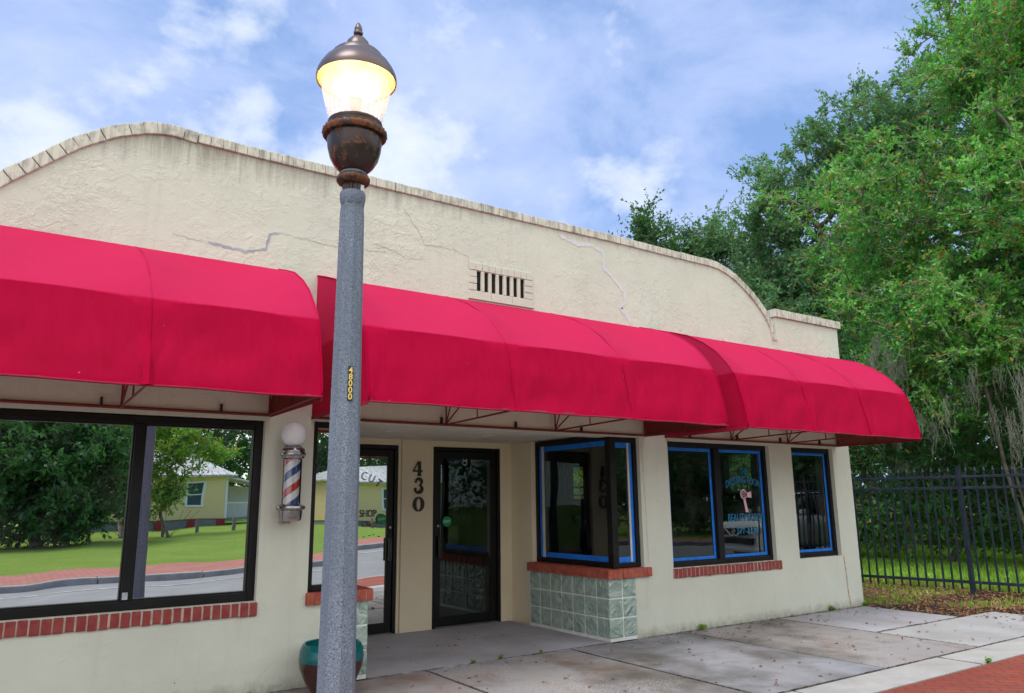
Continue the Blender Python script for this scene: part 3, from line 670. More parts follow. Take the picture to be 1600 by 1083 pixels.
# corner shop windows of the entrance: frame on two faces, sill, glass blocks
def block_mat():
    M = pmat('glass_block', (.20, .27, .23), .04, 0, 1.0); t, b = P(M)
    O = nd(t, 'ShaderNodeTexCoord').outputs['Object']
    n = nd(t, 'ShaderNodeTexNoise', {'Vector': O, 'Scale': 6.5, 'Detail': 1.0, 'Distortion': 1.9})
    t.links.new(mixc(t, ramp(t, n.outputs[0], [(.3, 0.0), (.7, 1.0)]), (.42, .58, .50), (.72, .86, .78)), b.inputs['Base Color'])
    b.inputs['Transmission Weight'].default_value = .55
    bn = nd(t, 'ShaderNodeBump', {'Height': n.outputs[0], 'Strength': 1.0, 'Distance': .045}); t.links.new(bn.outputs[0], b.inputs['Normal'])
    return M
M_BLOCK = block_mat(); M_GROUT = wear('white_grout', (.80, .82, .80), (.68, .70, .68), 12, .8)
def corner(xc, xo, xw, xj, s):
    """xc corner of block wall, xo outer end of the front blocks, xw plane of the return glass, xj outer jamb; s=+1: room lies towards +x"""
    bs = .2; z0, z1 = .03, .635; Y1 = 1.445
    mo = MB(); lo, hi = min(xc, xo), max(xc, xo)
    mo.box(lo+.006, hi, .006, .09, z0-.03, z1)
    xa, xb = (xc+.006, xc+.09) if s > 0 else (xc-.09, xc-.006)
    mo.box(xa, xb, .0905, 1.47, z0-.03, z1)
    m_ = mo.build('glass_block_wall', M_GROUT, BL)
    bl = MB(); g = .006
    for r_ in range(3):
        za, zb = z0+r_*.2017+g, z0+(r_+1)*.2017-g
        for k in range(2):
            a = lo+k*(hi-lo)/2+g; c = lo+(k+1)*(hi-lo)/2-g
            if s > 0 and k == 0: a = lo-.004
            if s < 0 and k == 1: c = hi+.004
            bl.box(a, c, -.004, .08, za, zb)
        for k in range(7):
            a = .0+k*Y1/7+g; c = (k+1)*Y1/7-g
            if k == 0: a = .0815
            if s > 0: bl.box(xc-.004, xc+.08, a, c, za, zb)
            else: bl.box(xc-.08, xc+.004, a, c, za, zb)
    bl.build('glass_blocks', M_BLOCK, m_, bevel=.012, bseg=3)
    # brick sill
    b = MB(); zs0, zs1 = .637, .735; pr = .035
    x_in = xc-s*pr; xe = (6.145 if s > 0 else 2.235)
    n = max(3, round(abs(xe-x_in)/.068)); w = (xe-x_in)/n
    b.cur = 1; A, B = sorted((x_in+s*.01, xe-s*.01)); b.box(A, B, -.03, .10, zs0+.004, zs1-.006)
    A, B = sorted((x_in+s*.01, xw+s*.02)); b.box(A, B, .1005, 1.468, zs0+.004, zs1-.006); b.cur = 0
    for i in range(n):
        A, B = sorted((x_in+i*w, x_in+(i+1)*w)); b.box(A+.003, B-.003, -.038+rng.uniform(-.003, .003), .095, zs0+rng.uniform(-.003, .002), zs1-rng.uniform(0, .003))
    nn = 20
    for i in range(nn):
        a = .1+i*(1.466-.1)/nn; c = .1+(i+1)*(1.466-.1)/nn
        A, B = sorted((x_in+s*rng.uniform(-.002, .004), xw+s*.05)); b.box(A, B, a+.003, c-.003, zs0+rng.uniform(-.003, .002), zs1-rng.uniform(0, .003))
    b.build('brick_sill', [M_BRK2, M_MORT], BL, bevel=.005)
    # frame
    zb, zt, t = .738, 2.19, .055; f = MB(); lo, hi = min(xw, xj), max(xw, xj)
    py = .045
    # corner post
    A, B = sorted((xw, xw+s*.085)); f.box(A, B, py, py+.085, zb, zt)
    A, B = sorted((xj, xj-s*.05)); f.box(A, B, py+.002, py+.07, zb, zt-.03)
    A, B = sorted((xw+s*.085, xj-s*.05)); f.box(A, B, py+.003, py+.068, zb, zb+.05).box(A, B, py+.003, py+.068, zt-.085, zt-.03)
    A, B = sorted((xw+s*.002, xw+s*.07)); f.box(A, B, 1.42, 1.468, zb, zt-.0)
    A, B = sorted((xw+s*.003, xw+s*.068)); f.box(A, B, py+.085, 1.42, zb, zb+.055).box(A, B, py+.085, 1.42, zt-.06, zt)
    w = f.build('corner_window', M_BLACK, BL, bevel=.004)
    gl = M_GCLR if s > 0 else M_GMIR
    gx = xw+s*.035; MB().add([(gx, 1.43, zb+.03), (gx, py+.07, zb+.03), (gx, py+.07, zt-.04), (gx, 1.43, zt-.04)], [(0, 1, 2, 3)]).build('pane', gl, w, recalc=False)
    gy = py+.036; A, B = sorted((xw+s*.07, xj-s*.04)); MB().add([(A, gy, zb+.03), (B, gy, zb+.03), (B, gy, zt-.06), (A, gy, zt-.06)], [(0, 1, 2, 3)]).build('pane', gl, w, recalc=False)
    if s > 0:
        k = MB(); tx = gx-.006; tw = .058
        k.box(tx, tx+.001, 1.372, 1.415, zb+.06, zt-.065).box(tx-.002, tx-.001, .14, 1.40, zb+.058, zb+.058+tw).box(tx-.002, tx-.001, .135, 1.40, zt-.065-tw, zt-.065)
        ty = gy-.006; A, B = xw+.09, xj-.053
        k.box(B-tw, B, ty, ty+.001, zb+.05, zt-.09).box(A, B, ty-.002, ty-.001, zb+.053, zb+.053+tw).box(A, B, ty-.002, ty-.001, zt-.09-tw, zt-.09)
        k.build('masking_tape', M_TAPE, w)
        MB().box(gx-.012, gx-.004, 1.315, 1.36, zb+.055, zt-.06).build('white_stop', M_WHT, w); MB().box(xj-.125, xj-.10, gy-.012, gy-.004, zb+.055, zt-.09).build('white_stop', M_WHT, w)
        MB().box(xw+.002, 6.06, .14, .23, zt-.0, zt+.01).build('head_trim', M_BLACK, w)
corner(5.535, 5.925, 5.655, 6.06, 1)
corner(2.795, 2.39, 2.692, 2.255, -1)
# dark partition seen through the corner window
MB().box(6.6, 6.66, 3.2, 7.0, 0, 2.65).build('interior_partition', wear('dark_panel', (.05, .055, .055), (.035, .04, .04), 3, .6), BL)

# window lettering
yw = .10-.012
for body, sz, x_, z_, sx_, cv in (('THE', .105, 7.945, 1.80, .8, None), ('DRESSING ROOM', .125, 7.92, 1.60, .68, lambda q: .10-.62*q*q), ('BEAUTY SALON', .135, 7.945, 1.228, .74, None), ('377-1330', .105, 7.945, 1.068, 1.05, None)):
    text(body, sz, M_BLU, w3, face_front(x_, yw, z_), 'lettering', sx=sx_, offset=.0015, curve=cv)
b = MB(); b.cur = 0; disc(b, 7.915, yw-.001, 1.52, .062); b.add([(7.95, yw-.001, 1.535), (8.065, yw-.001, 1.555), (8.065, yw-.001, 1.475), (7.95, yw-.001, 1.485)], [(0, 1, 2, 3)])
b.add([(7.90, yw-.001, 1.47), (7.945, yw-.001, 1.465), (7.985, yw-.001, 1.30), (7.935, yw-.001, 1.30)], [(0, 1, 2, 3)])
b.cur = 1; disc(b, 7.915, yw-.003, 1.52, .042)
b.cur = 0
for i in range(5):
    t = i*2*math.pi/5; disc(b, 7.915+.022*math.cos(t), yw-.004, 1.52+.022*math.sin(t), .008, 8)
b.build('hair_dryer_decal', [pmat('pink_vinyl', (.75, .45, .52), .5), pmat('purple_vinyl', (.06, .04, .12), .5)], w3)

# recessed ceiling lamps in the soffit (unlit)
for i, (x_, y_) in enumerate(((3.42, .95), (4.62, .95))):
    t = thing('recessed_ceiling_lamp', ['unlit round recessed lamp in the porch soffit in front of the door with lettering', 'unlit round recessed lamp in the porch soffit nearer the plain dark door'][i], 'ceiling lamp', (x_, y_, ZS), 'recessed lamps in the porch ceiling')
    MB().lathe([(.085, ZS-.001), (.085, ZS-.008), (.062, ZS-.010), (.055, ZS-.002)], (x_, y_), 24, cap=False).build('trim_ring', pmat('white_enamel', (.78, .78, .76), .4), t, smooth=True)
    MB().lathe([(.001, ZS-.0045), (.06, ZS-.004)], (x_, y_), 24, cap=False).build('lens', pmat('lamp_lens', (.6, .6, .58), .3), t)

# ------------------------------------------------------------ awnings
RIB = [(0, 3.462), (-.2, 3.40), (-.45, 3.315), (-.67, 3.195), (-.85, 3.06), (-1.01, 2.88), (-1.105, 2.70), (-1.16, 2.49), (-1.195, 2.33), (-1.212, 2.196)]
CH = [(0, 3.462), (-1.085, 2.795), (-1.212, 2.196)]
def samp(pl, n):
    P_ = [Vector(p) for p in pl]; L_ = [0]
    for a, c in zip(P_, P_[1:]): L_.append(L_[-1]+(c-a).length)
    out = []
    for i in range(n+1):
        s = L_[-1]*i/n
        for k in range(len(P_)-1):
            if s <= L_[k+1]+1e-9: out.append(P_[k].lerp(P_[k+1], (s-L_[k])/(L_[k+1]-L_[k]))); break
    return out
NV = 30
# arrange samples so that index NC sits on the crease in both profiles
def split(pl, ci):
    a = samp(pl[:ci+1], 20); c = samp(pl[ci:], 10); return a+c[1:]
RIBc = RIB[:6]+[(-1.085, 2.755)]+RIB[6:]
Rs = split(RIBc, 6); Cs = split(CH, 1)
M_HEM = wear('dark_red_hem', (.30, .004, .03), (.2, .004, .02), 9, .8)
def awning(x0, x1, nb, label):
    t_ = thing('awning', label, 'awning', ((x0+x1)/2, 0, 2.19), 'red canvas awnings over the shop front')
    ribs = lin(x0, x1, nb); nu = int((x1-x0)/.035); X = lin(x0, x1, nu); vs = []
    r_ = random.Random(int(x0*100))
    for x in X:
        d = min(abs(x-q) for q in ribs)
        w = math.exp(-(d/.26)**1.6)
        if min(x-x0, x1-x) > .6: w *= .75
        for k in range(NV+1):
            p = Cs[k].lerp(Rs[k], w)
            # soft sag between the bars
            f = k/NV; sag = .012*math.sin(math.pi*min(1, max(0, (k-20)/10)))*(1-w) if k > 20 else .02*math.sin(math.pi*k/20)*(1-w)
            nrm = Vector((-1, .6)).normalized() if k < 20 else Vector((-1, .15)).normalized()
            # gather folds fanning from the lower corners of each rib
            fold = 0
            if k > 20:
                g = (k-20)/10; dd = d/(.05+.32*(1-g)+.001)
                fold = .023*g**1.3*math.sin(dd*8+x0)*math.exp(-dd*.9)+.004*math.sin(x*19+g*5)*g
            wr = (mnoise.noise(Vector((x*1.6, k*.16, x0)))*.016+mnoise.noise(Vector((x*4+k*.25, k*.3, x0+3)))*.009)*min(1, k/5)*min(1, abs(k-20)/4)*(1.3 if k > 20 else .6)*min(1, (NV-k)/2+.15)*(0 if k == 20 else 1)
            wr *= min(1, (min(x-x0, x1-x))/.12)
            p = p-nrm*(sag*.35)-nrm*fold*(1 if min(x-x0, x1-x) > .02 else 0)+nrm*wr
            vs.append((x, min(p.x, -.001*k), p.y))
    nv = NV+1
    fs = [(i*nv+k, i*nv+k+1, (i+1)*nv+k+1, (i+1)*nv+k) for i in range(nu) for k in range(NV)]
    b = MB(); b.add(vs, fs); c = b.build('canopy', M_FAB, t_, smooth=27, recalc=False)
    # end panels
    for x, s in ((x0, -1), (x1, 1)):
        q = MB(); pts = [(x, p.x, p.y) for p in Rs]+[(x, -.002, 2.196)]
        q.add(pts, [tuple(range(len(pts))) if s > 0 else tuple(range(len(pts)))[::-1]])
        # outward normals: check
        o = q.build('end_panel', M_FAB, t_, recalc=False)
        if (o.data.polygons[0].normal.x > 0) != (s > 0): o.data.flip_normals()
        hm = MB().box(x-.004, x+.004, -1.205, -.004, 2.17, 2.198); hm.build('hem', M_FAB if False else M_HEM, t_)
        pp = MB(); pp.tube([(x, p.x-.002, p.y+.002) for p in Rs], .007, 6); pp.build('piping', M_FAB, t_, smooth='all')
    hm = MB(); hm.tube([(x, -1.214+.003*math.sin(x*9), 2.194+.003*math.sin(x*7+1)) for x in X], .008, 6); hm.build('hem', M_HEM, t_, smooth='all')
    for q in ribs[1:-1]:
        sm_ = MB(); sm_.tube([(q, p.x, p.y) for p in [c_.lerp(a_, .75) for c_, a_ in zip(Cs, Rs)]], .0045, 5); sm_.build('seam', M_FAB, t_, smooth='all')
    fr = MB(); fr.tube([(x0+.01, -.018, 2.185), (x1-.01, -.018, 2.185)], .012, 8).tube([(x0+.01, -1.195, 2.205), (x1-.01, -1.195, 2.205)], .011, 8).tube([(x0+.01, -1.045, 2.735), (x1-.01, -1.045, 2.735)], .009, 8).tube([(x0+.01, -.02, 3.43), (x1-.01, -.02, 3.43)], .011, 8)
    fr.build('frame_rail', M_STEELR, t_, smooth=True)
    for i, q in enumerate(ribs):
        qq = q+(.02 if i == 0 else -.02 if i == nb else 0); tr = MB()
        tr.tube([(qq, -.03, 2.185), (qq, -1.19, 2.205)], .0085, 6).tube([(qq, -.03, 2.185), (qq, -.03, 3.42)], .0085, 6)
        tr.tube([(qq, -.03, 2.19), (qq, -1.07, 2.76)], .0075, 6).tube([(qq, -.03, 2.19), (qq, -.55, 3.22)], .0075, 6).tube([(qq, -.60, 2.195), (qq, -.60, 2.50)], .0065, 6)
        tr.tube([(qq, p.x+.024, p.y-.022) for p in ([c_.lerp(a_, .75) for c_, a_ in zip(Cs, Rs)] if 0 < i < nb else Rs)[2:-1]], .008, 6)
        tr.build('truss', M_STEELR, t_, smooth=True)
    k = x0+.4
    while k < x1-.2:
        MB().box(k, k+.016, -.03, -.001, 2.19, 2.255).build('wall_bracket', M_STEELD, t_); k += .86
    return t_
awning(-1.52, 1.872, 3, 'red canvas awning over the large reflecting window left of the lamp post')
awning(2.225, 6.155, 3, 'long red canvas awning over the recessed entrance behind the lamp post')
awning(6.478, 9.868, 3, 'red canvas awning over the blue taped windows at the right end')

# ------------------------------------------------------------ street lamp
LX, LY = 1.55, -2.47
def at_cam(off_r, zc, rad):   # point on the pole surface facing the viewer
    pass
M_CONC = wear('granite_speckle_concrete', (.17, .20, .27), (.30, .34, .44), 55, .8, .4, 160, fac=(.42, .58))
t, b_ = P(M_CONC)
O = nd(t, 'ShaderNodeTexCoord').outputs['Object']
v1 = nd(t, 'ShaderNodeTexNoise', {'Vector': O, 'Scale': 130.0, 'Detail': 3.0, 'Roughness': .7})
v2 = nd(t, 'ShaderNodeTexNoise', {'Vector': nd(t, 'ShaderNodeMapping', {'Vector': O, 'Scale': (3, 3, .5)}).outputs[0], 'Scale': 3.0, 'Detail': 6.0})
cc = mixc(t, ramp(t, v1.outputs[0], [(.36, 0.0), (.47, .45), (.56, .6), (.66, 1.0)]), (.075, .095, .13), (.28, .33, .41))
cc = mixc(t, ramp(t, v2.outputs[0], [(.38, 0.0), (.62, .6)]), cc, (.10, .125, .17))
t.links.new(cc, b_.inputs['Base Color'])
def rusty(name, base, rough, amt, metal=.4):
    M = pmat(name, base, rough, metal); t, b = P(M)
    O = nd(t, 'ShaderNodeTexCoord').outputs['Object']
    n = nd(t, 'ShaderNodeTexNoise', {'Vector': O, 'Scale': 16.0, 'Detail': 9.0, 'Roughness': .75})
    f = ramp(t, n.outputs[0], [(amt, 0.0), (amt+.05, 1.0)])
    n2 = nd(t, 'ShaderNodeTexNoise', {'Vector': O, 'Scale': 60.0, 'Detail': 4.0})
    rc = mixc(t, n2.outputs[0], (.06, .022, .012), (.30, .11, .045))
    t.links.new(mixc(t, f, base, rc), b.inputs['Base Color'])
    t.links.new(mathn(t, 'ADD', mathn(t, 'MULTIPLY', f, .5), rough, clamp=True), b.inputs['Roughness'])
    t.links.new(mathn(t, 'MULTIPLY', mathn(t, 'SUBTRACT', 1.0, f), metal), b.inputs['Metallic'])
    bn = nd(t, 'ShaderNodeBump', {'Height': mathn(t, 'MULTIPLY', n2.outputs[0], f), 'Strength': .6, 'Distance': .004}); t.links.new(bn.outputs[0], b.inputs['Normal'])
    return M
M_BRZ = rusty('bronze_paint', (.055, .038, .034), .28, .55, .5); M_RUST = rusty('rusted_bronze', (.055, .035, .028), .45, .46, .3); M_CAPM = rusty('cap_bronze', (.14, .11, .11), .33, .72, .55)
SL = thing('street_lamp', 'lit acorn street lamp on an octagonal speckled concrete post', 'street lamp', (LX, LY, 0))
def octa(t, z):
    a = (t+R(11.25)) % (math.pi/4)-math.pi/8; return math.cos(math.pi/8)/math.cos(a)*1.03
b = MB(); prof = [(.104, -.3), (.104, .06)]+[(.100-.0105*z, z) for z in (.3, .8, 1.3, 1.8, 2.3, 2.8, 3.08)]
prof += [(.064, 3.12), (.0655, 3.135)]
b.lathe(prof, (LX, LY), 96, rfun=octa)
b.lathe([(.0655, 3.134), (.069, 3.15), (.0735, 3.17), (.074, 3.20), (.068, 3.212)], (LX, LY), 48)
b.build('post', M_CONC, SL, smooth=28)
b = MB(); b.lathe([(.056, 3.205), (.056, 3.27)], (LX, LY), 96, rfun=lambda t, z: 1+.07*math.cos(t*20)); b.build('fluted_neck', M_BRZ, SL, smooth=60)
b = MB(); b.box(-.011, .011, -.002, .002, 3.215, 3.25); 
for v in range(len(b.v)):
    x_, y_, z_ = b.v[v]; b.v[v] = (LX+.035+x_*.95, LY-.053+y_, z_)
b.build('paper_sticker', pmat('white_sticker', (.7, .72, .72), .5), SL)
scal = lambda t, z: 1+.045*abs(math.sin(t*9))
b = MB(); b.lathe([(.062, 3.262), (.085, 3.268), (.093, 3.283), (.092, 3.30), (.080, 3.31)], (LX, LY), 96, rfun=scal); b.build('lower_collar', M_RUST, SL, smooth=60)
b = MB(); b.lathe([(.078, 3.308), (.084, 3.318), (.078, 3.328), (.070, 3.335)], (LX, LY), 48); b.build('neck_ring', wear('blue_grey_ring', (.10, .13, .17), (.2, .2, .22), 20, .5), SL, smooth=60)
flt = lambda t, z: 1+.012*abs(math.sin(t*6))
b = MB(); b.lathe([(.068, 3.332), (.082, 3.345), (.112, 3.375), (.137, 3.42), (.152, 3.48), (.157, 3.53), (.155, 3.565)], (LX, LY), 96, rfun=flt); b.build('bowl', M_BRZ, SL, smooth=60)
b = MB(); b.lathe([(.156, 3.558), (.172, 3.555), (.181, 3.57), (.178, 3.592), (.162, 3.60)], (LX, LY), 128, rfun=lambda t, z: 1+.05*abs(math.sin(t*13))); b.build('upper_collar', M_RUST, SL, smooth=60)
b = MB(); b.lathe([(.158, 3.597), (.166, 3.602), (.166, 3.618), (.158, 3.624), (.161, 3.634), (.158, 3.645), (.150, 3.65)], (LX, LY), 64); b.build('globe_holder', M_BRZ, SL, smooth=40)
def globe_mat():
    M = bpy.data.materials.new('prismatic_globe'); M.use_nodes = True; t = M.node_tree
    for n in list(t.nodes): t.nodes.remove(n)
    tr = nd(t, 'ShaderNodeBsdfTransparent', {'Color': (.93, .93, .95, 1)}); tl = nd(t, 'ShaderNodeBsdfTranslucent', {'Color': (.88, .86, .88, 1)})
    df = nd(t, 'ShaderNodeBsdfDiffuse', {'Color': (.80, .79, .82, 1)})
    gl = nd(t, 'ShaderNodeBsdfGlossy', {'Roughness': .12}); lw = nd(t, 'ShaderNodeLayerWeight', {'Blend': .35})
    a = nd(t, 'ShaderNodeMixShader', {0: .16, 1: tr.outputs[0], 2: tl.outputs[0]})
    a2 = nd(t, 'ShaderNodeMixShader', {0: .16, 1: a.outputs[0], 2: df.outputs[0]})
    c = nd(t, 'ShaderNodeMixShader', {0: mathn(t, 'MULTIPLY', lw.outputs['Facing'], .45), 1: a2.outputs[0], 2: gl.outputs[0]})
    nd(t, 'ShaderNodeOutputMaterial', {'Surface': c.outputs[0]}); return M
b = MB(); b.lathe([(.148, 3.645), (.162, 3.70), (.180, 3.77), (.196, 3.84), (.205, 3.90), (.203, 3.93)], (LX, LY), 120, cap=False, rfun=lambda t, z: 1+.010*math.cos(t*30)); b.build('globe', globe_mat(), SL, smooth=60)
em = bpy.data.materials.new('lit_lamp'); em.use_nodes = True; t = em.node_tree
for n in list(t.nodes): t.nodes.remove(n)
e = nd(t, 'ShaderNodeEmission', {'Color': (1, .84, .62, 1), 'Strength': 9.0}); nd(t, 'ShaderNodeOutputMaterial', {'Surface': e.outputs[0]})
b = MB(); b.lathe([(.004, 3.825), (.07, 3.83), (.12, 3.845), (.14, 3.868), (.135, 3.885), (.09, 3.90), (.004, 3.905)], (LX, LY), 32); b.build('lamp_bulb', em, SL, smooth='all')
b = MB(); b.lathe([(.02, 3.65), (.03, 3.66), (.03, 3.78), (.045, 3.80)], (LX, LY), 24); b.build('bulb_holder', pmat('white_ceramic', (.75, .72, .68), .4), SL, smooth=40)
b = MB(); b.lathe([(.232, 3.922), (.236, 3.915), (.238, 3.925), (.234, 3.955), (.219, 3.99), (.194, 4.03), (.172, 4.052), (.158, 4.058), (.155, 4.064), (.152, 4.082), (.138, 4.098), (.108, 4.112), (.082, 4.117), (.076, 4.124), (.074, 4.145), (.064, 4.178), (.044, 4.203), (.028, 4.213), (.016, 4.219), (.014, 4.224)], (LX, LY), 64, cap=False)
b.build('cap', M_CAPM, SL, smooth=35)
b = MB(); b.lathe([(.229, 3.923), (.21, 3.975), (.16, 4.03), (.08, 4.07), (.002, 4.08)], (LX, LY), 64, cap=False); b.build('cap_reflector', wear('amber_reflector', (.80, .56, .26), (.62, .36, .12), 12, .5, metal=.2), SL, smooth=35)
b = MB(); b.lathe([(.012, 4.219), (.012, 4.228), (.027, 4.235), (.029, 4.246), (.022, 4.256), (.024, 4.262), (.022, 4.280), (.012, 4.303), (.002, 4.315)], (LX, LY), 24); b.build('finial', M_CAPM, SL, smooth=50)
# number tag, digits one below the other
cdir = Vector((0-LX, -6.3757-LY, 0)).normalized(); side = Vector((-cdir.y, cdir.x, 0))
if side.x < 0: side = -side
def tagm(z, o=.0): 
    n_ = (cdir*.97+side*.24).normalized(); sx = Vector((0, 0, 1)).cross(n_).normalized()
    p = Vector((LX, LY, z))+n_*(.0795+o)+sx*.001
    M = Matrix((sx, Vector((0, 0, 1)), n_)).transposed().to_4x4(); M.translation = p; return M
b = MB(); b.box(-.0145, .0145, -.095, .095, 0, .002); me_v = [tagm(2.087, .002) @ Vector(v) for v in b.v]; b.v = [tuple(v) for v in me_v]; b.build('number_strip', pmat('dark_tape', (.02, .02, .03), .6), SL)
M_YEL = pmat('yellow_digits', (.85, .62, .16), .5)
for i, ch in enumerate('48000'):
    text(ch, .046, M_YEL, SL, tagm(2.087+.072-i*.036, .0055), 'number_digit', ext=.0005, offset=.0008)

# true size and standing point of the lamp
for c in SL.children: c.data.transform(Matrix.Translation((0, 0, 1.452*.093)) @ Matrix.Scale(.907, 4))
SL.location = (LX*.907, -6.3757+(LY+6.3757)*.907, 0)

# ------------------------------------------------------------ barber pole
BX, BY = 2.035, -.135
BP = thing('barber_pole', 'striped barber pole with white globe and silver caps on cream wall', 'barber pole', (BX, 0, 1.32))
M_CHR = wear('weathered_chrome', (.42, .41, .42), (.25, .24, .25), 14, .22, .2, 20, metal=1, fac=(.35, .7))
b = MB(); b.lathe([(.002, 1.925)]+[(.103*math.sin(R(a)), 2.022-.103*math.cos(R(a))) for a in range(15, 180, 11)]+[(.002, 2.125)], (BX, BY), 36)
gm = pmat('milk_glass', (.84, .88, .93), .12); gm.node_tree.nodes['Principled BSDF'].inputs['Subsurface Weight'].default_value = .3
b.build('globe', gm, BP, smooth='all')
b = MB(); b.lathe([(.05, 1.925), (.07, 1.921), (.074, 1.915), (.09, 1.905), (.094, 1.892), (.094, 1.875), (.103, 1.868), (.104, 1.852), (.094, 1.845), (.09, 1.825), (.072, 1.817)], (BX, BY), 36); b.build('top_cap', M_CHR, BP, smooth=35)
b = MB(); b.lathe([(.072, 1.455), (.095, 1.448), (.115, 1.438), (.118, 1.425), (.112, 1.412), (.094, 1.404), (.092, 1.345), (.086, 1.325), (.07, 1.318)], (BX, BY), 36); b.build('bottom_cap', M_CHR, BP, smooth=35)
def stripe_mat():
    M = pmat('barber_stripes', (.8, .8, .8), .3); t, b = P(M)
    O = nd(t, 'ShaderNodeTexCoord').outputs['Object']; sp = nd(t, 'ShaderNodeSeparateXYZ', {0: O})
    an = mathn(t, 'ARCTAN2', mathn(t, 'SUBTRACT', sp.outputs[1], BY), sp.outputs[0])
    # height minus angle gives the helix
    h = mathn(t, 'SUBTRACT', mathn(t, 'MULTIPLY', sp.outputs[2], 1/.265), mathn(t, 'MULTIPLY', an, 1.0/(2*math.pi)))
    f = mathn(t, 'FRACT', mathn(t, 'ADD', h, .02))
    c = ramp(t, f, [(0, (.78, .78, .80)), (.17, (.55, .01, .03)), (.42, (.78, .78, .80)), (.67, (.01, .05, .26)), (.92, (.78, .78, .80))], 'CONSTANT')
    t.links.new(c, b.inputs['Base Color']); return M
b = MB(); b.lathe([(.062, 1.45), (.062, 1.82)], (BX, BY), 48); b.build('striped_roll', stripe_mat(), BP, smooth=40)
b = MB(); b.lathe([(.075, 1.452), (.075, 1.818)], (BX, BY), 48, cap=False); b.build('glass_tube', glass('clear_tube', (.95, .96, .96), .03), BP, smooth=40)
b = MB(); b.box(BX-.035, BX+.035, -.035, -.0, 1.30, 1.98).box(BX-.025, BX+.025, BY-.0, -.03, 1.36, 1.385).box(BX-.025, BX+.025, BY, -.03, 1.86, 1.885).box(BX-.06, BX+.03, -.06, -.002, 1.297, 1.312)
b.build('wall_bracket', wear('cream_bracket', (.55, .5, .4), (.4, .36, .3), 9, .5), BP, bevel=.004)

# ------------------------------------------------------------ planter
PX, PY = 2.36, -.31
PT = thing('planter_pot', 'brown glazed plant pot with teal rim behind the lamp post', 'plant pot', (PX, PY, 0))
def pot_mat():
    M = pmat('glazed_pot', (.05, .02, .015), .18); t, b = P(M)
    sp = nd(t, 'ShaderNodeSeparateXYZ', {0: nd(t, 'ShaderNodeTexCoord').outputs['Object']})
    n = nd(t, 'ShaderNodeTexNoise', {'Scale': 9.0, 'Detail': 4.0})
    z = mathn(t, 'ADD', sp.outputs[2], mathn(t, 'MULTIPLY', n.outputs[0], .015))
    f = mathn(t, 'GREATER_THAN', z, .262)
    t.links.new(mixc(t, f, (.045, .016, .012), (.0, .10, .105)), b.inputs['Base Color']); return M
b = MB(); b.lathe([(.13, .0), (.15, .02), (.20, .10), (.243, .20), (.252, .27), (.245, .33), (.225, .375), (.216, .382), (.205, .378), (.205, .30), (.0015, .30)], (PX, PY), 48); b.build('pot', pot_mat(), PT, smooth=50)
b = MB(); b.lathe([(.001, .318), (.20, .312)], (PX, PY), 24, cap=False); b.build('soil', M_SOIL, PT)

# ------------------------------------------------------------ vegetation tools
def leaf_mat(name, cols, yel=None, yamt=.0, trans=.35):
    M = bpy.data.materials.new(name); M.use_nodes = True; t = M.node_tree; b = t.nodes['Principled BSDF']; out = t.nodes['Material Output']
    g = nd(t, 'ShaderNodeNewGeometry'); O = nd(t, 'ShaderNodeTexCoord').outputs['Object']
    n = len(cols); c = ramp(t, g.outputs['Random Per Island'], [(i/(n-1) if n > 1 else 0, q) for i, q in enumerate(cols)])
    nz = nd(t, 'ShaderNodeTexNoise', {'Vector': O, 'Scale': .7, 'Detail': 4.0})
    c = mixc(t, ramp(t, nz.outputs[0], [(.35, 0.0), (.65, .55)]), c, tuple(x*1.45 for x in cols[-1]))
    if yel:
        r2 = mathn(t, 'FRACT', mathn(t, 'MULTIPLY', g.outputs['Random Per Island'], 17.31))
        nz2 = nd(t, 'ShaderNodeTexNoise', {'Vector': O, 'Scale': 1.3, 'Detail': 4.0})
        th = mathn(t, 'MULTIPLY', ramp(t, nz2.outputs[0], [(.40, .1), (.65, 1.0)]), yamt)
        c = mixc(t, mathn(t, 'LESS_THAN', r2, th), c, ramp(t, mathn(t, 'FRACT', mathn(t, 'MULTIPLY', g.outputs['Random Per Island'], 71.7)), [(0, yel[0]), (.6, yel[1]), (1, yel[2])]))
    t.links.new(c, b.inputs['Base Color']); b.inputs['Roughness'].default_value = .42; b.inputs['Specular IOR Level'].default_value = .35
    tl = nd(t, 'ShaderNodeBsdfTranslucent', {'Color': mixc(t, 1.0, c, (1.2, 1.3, .6), 'MULTIPLY')})
    mx = nd(t, 'ShaderNodeMixShader', {0: trans, 1: b.outputs[0], 2: tl.outputs[0]}); t.links.new(mx.outputs[0], out.inputs[0])
    MATS[name] = M; return M
def np_mesh(name, V, F, M, parent=None, org=None, smooth=False):
    me = bpy.data.meshes.new(name); nf, k = F.shape
    me.vertices.add(len(V)); me.vertices.foreach_set('co', np.ascontiguousarray(V, dtype=np.float32).ravel())
    me.loops.add(nf*k); me.loops.foreach_set('vertex_index', F.astype(np.int32).ravel())
    me.polygons.add(nf); me.polygons.foreach_set('loop_start', np.arange(0, nf*k, k, dtype=np.int32)); me.polygons.foreach_set('loop_total', np.full(nf, k, dtype=np.int32))
    me.materials.append(M); me.update(calc_edges=True)
    if smooth: me.shade_smooth()
    return link(name, me, parent, org)
